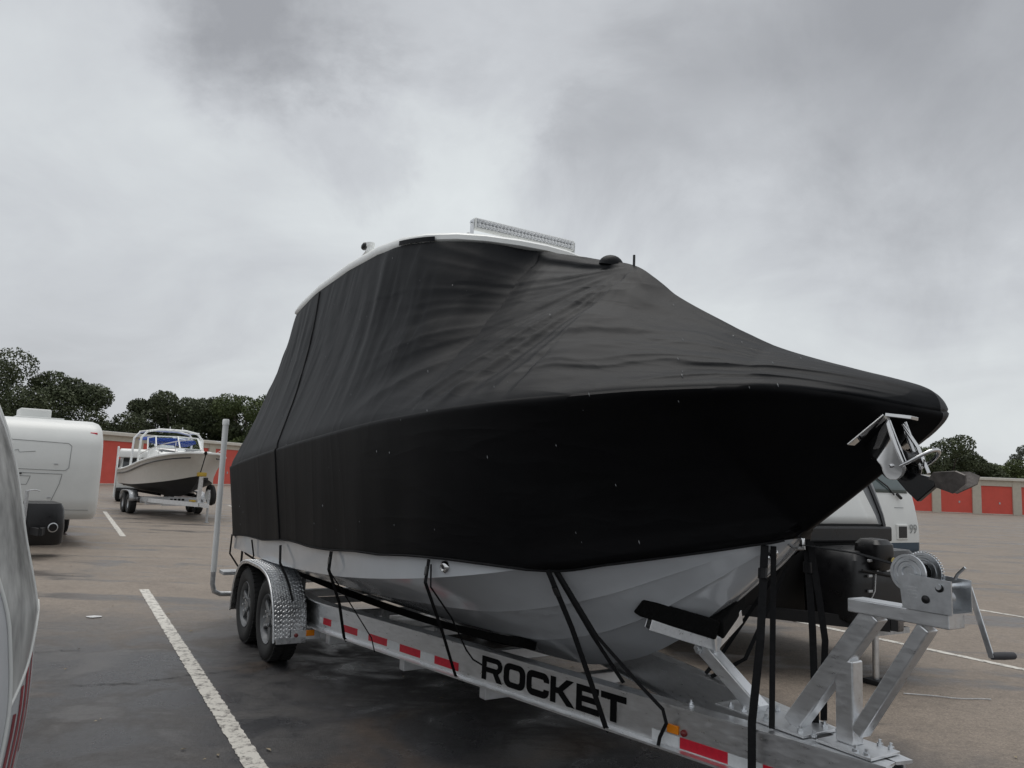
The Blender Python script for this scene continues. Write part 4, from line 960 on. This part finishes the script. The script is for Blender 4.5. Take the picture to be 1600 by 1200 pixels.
# ------------------------------------------------------------------ small white boat on its own trailer
FB = at(258, 26.6); fb = empty('small_cabin_boat', FB, R(37)-math.pi/2); tag(fb, 'cream cabin boat with black bottom paint and windscreen on a trailer', 'boat')
fgu = [4.6, 4.52, 4.2, 3.6, 2.8, 2.0, 1.0, 0, -1.2, -2.2]; fgv = [.0, .22, .56, .86, 1.06, 1.14, 1.17, 1.18, 1.17, 1.13]; fgz = [2.02, 2.02, 2.0, 1.94, 1.85, 1.76, 1.64, 1.52, 1.44, 1.42]
fcu = [-2.2, 0, 1.5, 2.6, 3.4, 4.1]; fcv = [1.03, 1.06, 1.0, .80, .48, .02]; fcz = [.92, .94, 1.0, 1.08, 1.18, 1.33]; fku = [-2.2, 0, 2, 3, 3.6, 4.1, 4.6]; fkz = [.60, .60, .64, .78, 1.0, 1.32, 1.95]
def fsec(u):
    zk = ci(fku, fkz, u); vc, zc = (ci(fcu, fcv, u), ci(fcu, fcz, u)) if u < 4.08 else (.012, zk+.01)
    return zk, vc, zc, max(ci(fgu, fgv, u), .015), ci(fgu, fgz, u)
fus = np.linspace(-2.2, 4.58, 40)
rw1 = []; rw2 = []; rw3 = []; rail_p = []
for u in fus:
    zk, vc, zc, vg, zg = fsec(u); wl = [(0, zk), (vc*.5, zk+(zc-zk)*.52), (vc, zc), (vc+.03 if vc > .1 else vc+.005, zc+.01)]
    if u < 4.08:
        vt = vc+.03+(vg-vc-.03)*.08; wl.append((vt, zc+.06))
    rw1.append([Lc(u, -v, z) for v, z in wl[:4][::-1]]+[Lc(u, v, z) for v, z in wl[1:4]])
    v0, z0 = wl[3]; ts = [(v0+(vg-v0)*f**1.5, z0+(zg-z0)*f) for f in (0, .25, .5, .75, .9, 1)]
    rw2.append(([Lc(u, v, z) for v, z in ts], [Lc(u, -v, z) for v, z in ts])); rail_p.append((u, vg, zg))
MB().grid(rw1).build('bottom', 'bottom', fb, smooth=35)
hm = MB(); hm.grid([r[0] for r in rw2]); hm.grid([r[1] for r in rw2]); q = rw2[0]
hm.add([q[0][0], q[0][-1], q[1][-1], q[1][0]], [(0, 1, 2, 3)]); hm.build('topside', 'boatcream', fb, smooth=35)
MB().grid([[Lc(u, -v+.0, z-.005), Lc(u, -v*.5, z+.05), Lc(u, v*.5, z+.05), Lc(u, v, z-.005)] for u, v, z in rail_p]).build('deck', 'hulltop', fb, smooth=40)
for s in (1, -1):
    MB().tube([Lc(u, s*(v+.012), z) for u, v, z in rail_p], .035, 6).build('gunwale', 'hulltop', fb, smooth=60)
    MB().tube([Lc(u, s*(v-.005)+s*.008, z-.15) for u, v, z in rail_p if u < 4.5], .022, 6).build('rub_rail', 'blackp', fb, smooth=60)
    rp_ = [(u, v*.93, z) for u, v, z in rail_p if 1.0 < u < 4.45]
    MB().tube([Lc(u, s*v, z+.28+.10*(u-1)/3.4) for u, v, z in rp_], .014, 6).build('bow_rail', 'chrome', fb, smooth=60)
    for u, v, z in rp_[1::5]: MB().tube([Lc(u, s*v, z), Lc(u, s*v, z+.28+.10*(u-1)/3.4)], .012, 6).build('rail_stanchion', 'chrome', fb, smooth=60)
# cabin and windscreen
cb = MB(); cbr = []
for u, hw, z0, z1 in ((2.6, .35, 1.80, 1.86), (2.1, .68, 1.72, 2.0), (1.5, .80, 1.66, 2.14), (.9, .86, 1.6, 2.18)):
    cbr.append([Lc(u, -hw, z0), Lc(u, -hw*.93, z1-.05), Lc(u, -hw*.8, z1), Lc(u, hw*.8, z1), Lc(u, hw*.93, z1-.05), Lc(u, hw, z0)])
cb.grid(cbr); cb.f.append(tuple(range(len(cb.v)-6, len(cb.v)))); cb.build('cabin', 'hulltop', fb, smooth=30)
for s in (1, -1): MB().add([Lc(1.93, s*.14, 2.075), Lc(1.93, s*.62, 2.03), Lc(1.56, s*.68, 2.15), Lc(1.56, s*.14, 2.185)], [(0, 1, 2, 3)]).build('cabin_window', 'glass', fb)
W0 = [Lc(1.15, -.88, 2.1), Lc(1.5, -.70, 2.16), Lc(1.62, 0, 2.18), Lc(1.5, .70, 2.16), Lc(1.15, .88, 2.1)]; W1 = [Lc(.85, -.84, 2.5), Lc(1.12, -.66, 2.55), Lc(1.22, 0, 2.57), Lc(1.12, .66, 2.55), Lc(.85, .84, 2.5)]
wsg = mat('pale_windscreen', (.75, .82, .85), .03, var=.02, trans=1); wsg.node_tree.nodes['Principled BSDF'].inputs['IOR'].default_value = 1.06
for k in range(4): 
    MB().add([W0[k], W0[k+1], W1[k+1], W1[k]], [(0, 1, 2, 3)]).build('windscreen_pane', wsg, fb)
for k in range(5): MB().tube([W0[k], W1[k]], .022, 6).build('windscreen_post', 'hulltop', fb, smooth=60)
MB().tube(W1, .022, 6).build('windscreen_frame', 'hulltop', fb, smooth=60); MB().tube(W0, .02, 6).build('windscreen_frame', 'hulltop', fb, smooth=60)
for u in (.55, -.55): MB().tube([Lc(u, -1.02, 1.55), Lc(u, -.98, 2.5), Lc(u, -.80, 2.72), Lc(u, -.4, 2.80), Lc(u, .4, 2.80), Lc(u, .80, 2.72), Lc(u, .98, 2.5), Lc(u, 1.02, 1.55)], .038, 8).build('roof_arch', 'hulltop', fb, smooth=60)
for v in (-.8, 0, .8): MB().tube([Lc(.7, v, 2.74 if v else 2.82), Lc(-.7, v, 2.74 if v else 2.82)], .022, 6).build('roof_bar', 'hulltop', fb, smooth=60)
MB().prism([(-.85, 2.44), (-.7, 2.56), (.1, 2.60), (.8, 2.55), (.85, 2.44), (0, 2.47)], lambda x, y, d: Lc(-.65+d, -x, y), 1.1).build('folded_canvas', 'blue', fb, bevel=.03)
for v in (-.3, .1, .45): MB().tube([Lc(.5, v, 2.80), Lc(.5, v, 2.92)], .016, 6).build('rod_holder', 'chrome', fb)
MB().box(Lc(.3, .15, 1.95), (.5, .5, .8)).build('helm_console', 'hulltop', fb, bevel=.04)
ft = empty('small_boat_trailer', FB, R(37)-math.pi/2); tag(ft, 'grey steel trailer under the small cream cabin boat', 'boat trailer')
for s in (1, -1):
    MB().beam(Lc(-2.0, s*.88, .50), Lc(1.6, s*.85, .50), .07, .14).build('rail', 'alu2', ft); MB().beam(Lc(1.6, s*.85, .50), Lc(4.5, s*.04, .50), .07, .13).build('rail', 'alu2', ft)
    for u in (-.5, .35): wheel_at(ft, u, -s*1.06, .33, .22)
    P = []
    for k in range(21):
        a = math.pi*k/20; P.append([Lc(-.07+.80*math.copysign(abs(math.cos(a))**.55, math.cos(a)), s*v, .42+.34*math.sin(a)**.6) for v in (.93, 1.2)])
    fe = MB().grid(P).build('fender', 'galv', ft, smooth=50); q = fe.modifiers.new('solid', 'SOLIDIFY'); q.thickness = .02
    MB().ribbon([Lc(u, s*.5, .68) for u in (-2, 0, 1.6)], .12, .07, nrm=(0, s*.3, 1)).build('bunk', 'carpet', ft)
    gp = MB().lathe([(.035, 0), (.035, 1.75), (0, 1.76)], Lc(-1.5 if s > 0 else -1.7, s*1.26, .45), (0, 0, 1), 12).build('guide_post', 'pvc', ft, smooth=40)
for u in (-1.6, .9, 1.6, 2.4): MB().beam(Lc(u, .9 if u < 2 else .6, .42), Lc(u, -.9 if u < 2 else -.6, .42), .08, .12).build('crossmember', 'alu2', ft)
MB().beam(Lc(1.66, .95, .52), Lc(1.66, -.95, .52), .03, .15).build('front_plate', 'alu2', ft)
for k, v in enumerate((-.22, -.10, .02, .14)): MB().box(Lc(1.68, v, .52), (.006, .08, .06)).build('dark_lettering_block', 'decal', ft)
MB().beam(Lc(3.9, 0, .5), Lc(5.2, 0, .5), .09, .12).build('tongue', 'alu2', ft)
MB().beam(Lc(4.25, 0, .5), Lc(4.35, 0, 1.33), .10, .13, up=(1, 0, 0)).build('winch_post', 'alu2', ft, bevel=.01)
MB().box(Lc(4.36, 0, 1.39), (.14, .26, .12)).build('winch', 'gold', ft, bevel=.02); MB().box(Lc(4.42, -.12, 1.26), (.10, .10, .08)).build('winch_gear', 'blackp', ft, bevel=.02)
MB().box(Lc(4.2, .16, .60), (.3, .12, .05)).build('step_pad', 'gold', ft, bevel=.01)
MB().tube([Lc(4.9, -.1, .02), Lc(4.9, -.1, .95)], .035, 10).build('jack', 'galv', ft, smooth=50); MB().lathe([(0, 0), (.07, 0), (.07, .02), (0, .02)], Lc(4.9, -.1, .004), (0, 0, 1), 12).build('jack_foot', 'galv', ft)
MB().lathe([(.15, -.05), (.30, -.08), (.33, 0), (.30, .08), (.15, .05)], Lc(3.3, -.62, .75), (0, 1, .1), 20, True).build('spare_tyre', 'rubber', ft, smooth=40)
MB().lathe([(0, .07), (.16, .06), (.2, .02)], Lc(3.3, -.62, .75), (1, -1, .1), 16).build('spare_rim', 'hulltop', ft, smooth=40)

# ------------------------------------------------------------------ camper at the right behind the bow
cm = empty('camper_trailer', TN*6.32+TU*(-5.0), RZ); tag(cm, 'black and white camper trailer nose showing under the covered bow', 'camper')
pc = [(.46, -.26, .05), (.6, -.16, .02), (.85, -.04, 0), (1.1, .06, 0), (1.3, .08, 0), (1.6, .0, .01), (2.0, -.18, .03), (2.4, -.45, .06), (2.6, -.8, .12)]
zs_ = [p[0] for p in pc]
def cmx(z, o=.004): return ci(zs_, [p[1] for p in pc], z)+o
def part_rows(a, b, o=0): return [(z, cmx(z, o), ci(zs_, [p[2] for p in pc], z)-o) for z in np.linspace(a, b, 16)]
shell(part_rows(.46, 1.335), -1.1, 1.1, -5.2, .18, None).build('lower_body', 'blackm', cm, smooth=40)
shell(part_rows(1.335, 2.6), -1.1, 1.1, -5.2, .18, None).build('upper_body', 'midgrey', cm, smooth=40)
wp = []
for z in np.linspace(1.34, 2.35, 14): wp.append([(cmx(z, .012), y, z) for y in np.linspace(-.86, .84-(z-1.34)*.28, 10)])
MB().grid(wp).build('front_panel', 'rvwhite', cm, smooth=50).modifiers.new('solid', 'SOLIDIFY').thickness = .012
MB().ribbon([(cmx(z, .012), .925-(z-1.34)*.12, z) for z in np.linspace(1.32, 2.3, 10)], .04, .012, nrm=(1, 0, 0)).build('edge_trim', 'blackp', cm)
MB().beam((cmx(1.3, .03), -.95, 1.24), (cmx(1.3, .03), 1.0, 1.24), .05, .15).build('nose_band', 'blackp', cm, bevel=.02)
bx_ = MB(); rws = []
for z, a, b in ((.50, .30, .46), (.54, .33, .50), (.85, .34, .52), (1.05, .32, .50), (1.13, .26, .44), (1.15, .1, .2)):
    rws.append([(.34+a*math.copysign(abs(math.cos(t))**.4, math.cos(t)), .22+b*math.copysign(abs(math.sin(t))**.4, math.sin(t)), z) for t in np.linspace(0, 2*math.pi, 41)[:-1]])
bx_.grid(rws, wrap=True); bx_.f.append(tuple(range(len(bx_.v)-40, len(bx_.v)))); tb_ = bx_.build('gas_bottle_cover', 'blackp', cm, smooth=35)
MB().tube([(.675, -.25, .98), (.685, .1, .93), (.68, .45, .88), (.675, .62, .86)], .012, 6).build('cover_seam', 'blackm', tb_)
for z in (1.06, .93, .80): MB().box((.685, -.16, z), (.02, .05, .022)).build('cover_latch', 'galv', tb_, bevel=.004)
MB().add([(.695, .03, 1.09), (.695, .14, 1.08), (.698, .16, .97), (.698, .06, .96)], [(0, 1, 2, 3)]).build('paper_label', 'label', tb_)
for s in (1, -1): MB().beam((-.3, s*.75, .52), (.78, .03*s, .52), .06, .10).build('tongue_beam', 'blackm', cm)
MB().box((.62, .15, .44), (.12, .5, .05)).build('step', 'galv', cm)
pj = empty('tongue_jack', TN*6.30+TU*(-4.37), RZ); tag(pj, 'black electric tongue jack with silver leg and yellow sticker behind the winch', 'jack')
hdr = []
for z, a, b in ((.98, .085, .07), (1.0, .10, .085), (1.12, .115, .10), (1.20, .11, .095), (1.24, .08, .07), (1.25, .02, .02)):
    hdr.append([(a*math.copysign(abs(math.cos(t))**.5, math.cos(t))*1.25, b*math.copysign(abs(math.sin(t))**.5, math.sin(t))*1.25, z) for t in np.linspace(0, 2*math.pi, 29)[:-1]])
hm_ = MB(); hm_.grid(hdr, wrap=True); hm_.f += [tuple(range(28)), tuple(range(len(hm_.v)-28, len(hm_.v)))]; jh = hm_.build('motor_head', 'blackp', pj, smooth=35)
MB().lathe([(0, .004), (.035, .003), (.036, 0)], (.150, .05, 1.06), (1, .1, -.1), 14).build('yellow_sticker', 'yellowlab', jh)
MB().tube([(0, 0, .50), (0, 0, .98)], .038, 14).build('outer_tube', 'galv', pj, smooth=50); MB().tube([(0, 0, .03), (0, 0, .5)], .027, 14).build('inner_tube', 'zinc', pj, smooth=50)
MB().box((0, 0, .022), (.16, .16, .04)).build('foot', 'blackm', pj, bevel=.006)
MB().tube([(.05, -.05, .96), (.06, -.08, .8), (.04, -.16, .66), (.0, -.2, .6)], .005, 6).build('wire', 'label', pj, smooth=60)
MB().box((.12, .12, .52), (.10, .09, .12)).build('coupler_lock', 'dullsteel', pj, bevel=.02)

# motorhome front far right behind the camper
mh = empty('motorhome', TN*13.55+TU*(-9.25), RZ); tag(mh, 'white motorhome front corner with navy bumper right of the camper', 'motorhome')
pm = [(.42, .02, .03), (.6, .10, 0), (.9, .10, 0), (1.3, .04, 0), (1.7, -.06, 0), (2.2, -.26, .02), (2.7, -.55, .05), (2.95, -.85, .1)]
zm = [p[0] for p in pm]
def mhx(z, o=.004): return ci(zm, [p[1] for p in pm], z)+o
def mrows(a, b, o=0): return [(z, mhx(z, o), ci(zm, [p[2] for p in pm], z)-o) for z in np.linspace(a, b, 14)]
shell(mrows(.42, .72), -1.2, 1.2, -7, .20, None).build('bumper', 'navy', mh, smooth=40)
shell(mrows(.72, 2.95), -1.2, 1.2, -7, .20, None).build('body', 'rvwhite', mh, smooth=40)
wp = []
for z in np.linspace(1.66, 2.6, 10): wp.append([(mhx(z, .01)-(.0 if abs(y) < 1 else .04), y, z) for y in np.linspace(-1.08, 1.08, 12)])
MB().grid(wp).build('windscreen', 'tealglass', mh, smooth=50).modifiers.new('solid', 'SOLIDIFY').thickness = .01
MB().tube([(mhx(1.62, .03), .45, 1.62), (mhx(1.75, .03), .30, 1.78), (mhx(2.1, .03), -.2, 2.1)], .014, 6).build('wiper', 'blackp', mh)
MB().tube([(mhx(1.5, .03), .62, 1.56), (mhx(1.6, .05), .5, 1.64)], .03, 8).build('wiper_base', 'blackp', mh)
for y in (.50, -.5):
    f_ = MB().box((mhx(.92, .0), y, .92), (.05, .34, .30)).build('headlight_bezel', 'rvwhite', mh, bevel=.02); MB().box((mhx(.92, .02), y, .92), (.03, .25, .22)).build('headlight', 'blackp', f_, bevel=.01)
MB().box((mhx(.50, -.01), .98, .52), (.04, .12, .05)).build('indicator', 'amber', mh, bevel=.008)
groove(mh, [(mhx(1.38), .4, 1.38), (mhx(1.38), .68, 1.38)], r=.006, name='body_seam')
mt_ = Matrix(((0, 0, 1, mhx(.95, .012)), (1, 0, 0, .855), (0, 1, 0, .97), (0, 0, 0, 1)))
txt('fleet_number', '99', .25, 'rvgrey', mh, mt_)
for y in (1.0, -1.0): wheel_at(mh, -1.6, y, .42, .28)

# ------------------------------------------------------------------ camper van corner close at the left edge
A3 = R(33); VT = Vector((math.sin(A3), -math.cos(A3), 0)); VN = Vector((math.cos(A3), math.sin(A3), 0))
cv_ = empty('camper_van', VT*(-2.85)+VN*(-1.135), A3-math.pi/2); tag(cv_, 'pale camper van corner with window and red graphic at the left edge', 'camper van')
prof = [(.42, -.02, 1.245), (.6, 0, 1.262), (.87, .0, 1.283), (1.1, .0, 1.278), (1.4, .0, 1.215), (1.65, -.02, 1.16), (1.85, -.05, 1.085), (2.2, -.14, .85), (2.5, -.3, .6)]
zv = [p[0] for p in prof]; RC = .30
def vp(phi, z, o=0):       # point on the rounded corner: phi 0 = side, 90 = front
    xf, ym = ci(zv, [p[1] for p in prof], z), ci(zv, [p[2] for p in prof], z); a = R(phi)
    return (xf-RC+(RC+o)*math.sin(a), ym-RC+(RC+o)*math.cos(a), z)
rows = []
for z in np.linspace(.42, 2.5, 50):
    xf, ym = ci(zv, [p[1] for p in prof], z), ci(zv, [p[2] for p in prof], z)
    r = [(-5, ym-.25, z)]+[vp(k*5, z) for k in range(19)]+[(xf-.01, 0, z), (xf-RC, -1.1, z), (-5, -1.2, z)]; rows.append(r)
m = MB(); m.grid(rows, wrap=True); n = len(rows[0]); m.f += [tuple(range(n)), tuple((len(rows)-1)*n+k for k in range(n))]; m.build('body', 'lightgrey', cv_, smooth=30)
def ph_in(z): return ci([.45, .87, 1.1, 1.35, 1.7, 2.1], [37, 38, 43, 49, 53, 56], z)
def z_low(phi): return ci([0, 10, 24, 38], [1.17, 1.12, .98, .87], min(38, max(0, phi)))
g_ = []
for i in range(31):
    f = i/30; r = []
    for j in range(15):
        q = j/14; phi0 = -6+(q)*(38+6)      # bottom edge runs down to the V
        zb = z_low(phi0) if phi0 > 0 else 1.17; z = zb+(2.2-zb)*f; pi_ = ph_in(z); phi = -6+q*(pi_+6); r.append(vp(phi, z, .004))
    g_.append(r)
MB().grid(g_).build('corner_window', 'bluegrey', cv_, smooth=60)
MB().tube([vp(ph_in(z), z, .004) for z in np.linspace(.45, 2.2, 40)], .0055, 8).build('window_trim', 'rvwhite', cv_, smooth=60)
MB().tube([vp(p_, z_low(p_), .004) for p_ in np.linspace(0, 38, 20)]+[], .0055, 8).build('window_trim', 'rvwhite', cv_, smooth=60)
MB().tube([vp(9, z, .003) for z in np.linspace(1.14, 2.2, 24)], .005, 8).build('window_trim', 'rvwhite', cv_, smooth=60)
for k, (p0, p1, z0, z1) in enumerate(((30, 33, .45, .84), (24.5, 27.5, .45, .92), (19, 22, .55, .98), (14, 16, .7, 1.05))):
    MB().grid([[vp(a, z, .002) for a in np.linspace(p0, p1, 4)] for z in np.linspace(z0, z1, 8)]).build('red_stripe', 'redgraphic', cv_, smooth=60)
wheel_at(cv_, -1.0, .95, .34, .22); wheel_at(cv_, -1.0, -.95, .34, .22); wheel_at(cv_, -4.2, .85, .34, .22); wheel_at(cv_, -4.2, -.85, .34, .22)

scene.render.engine = 'CYCLES'
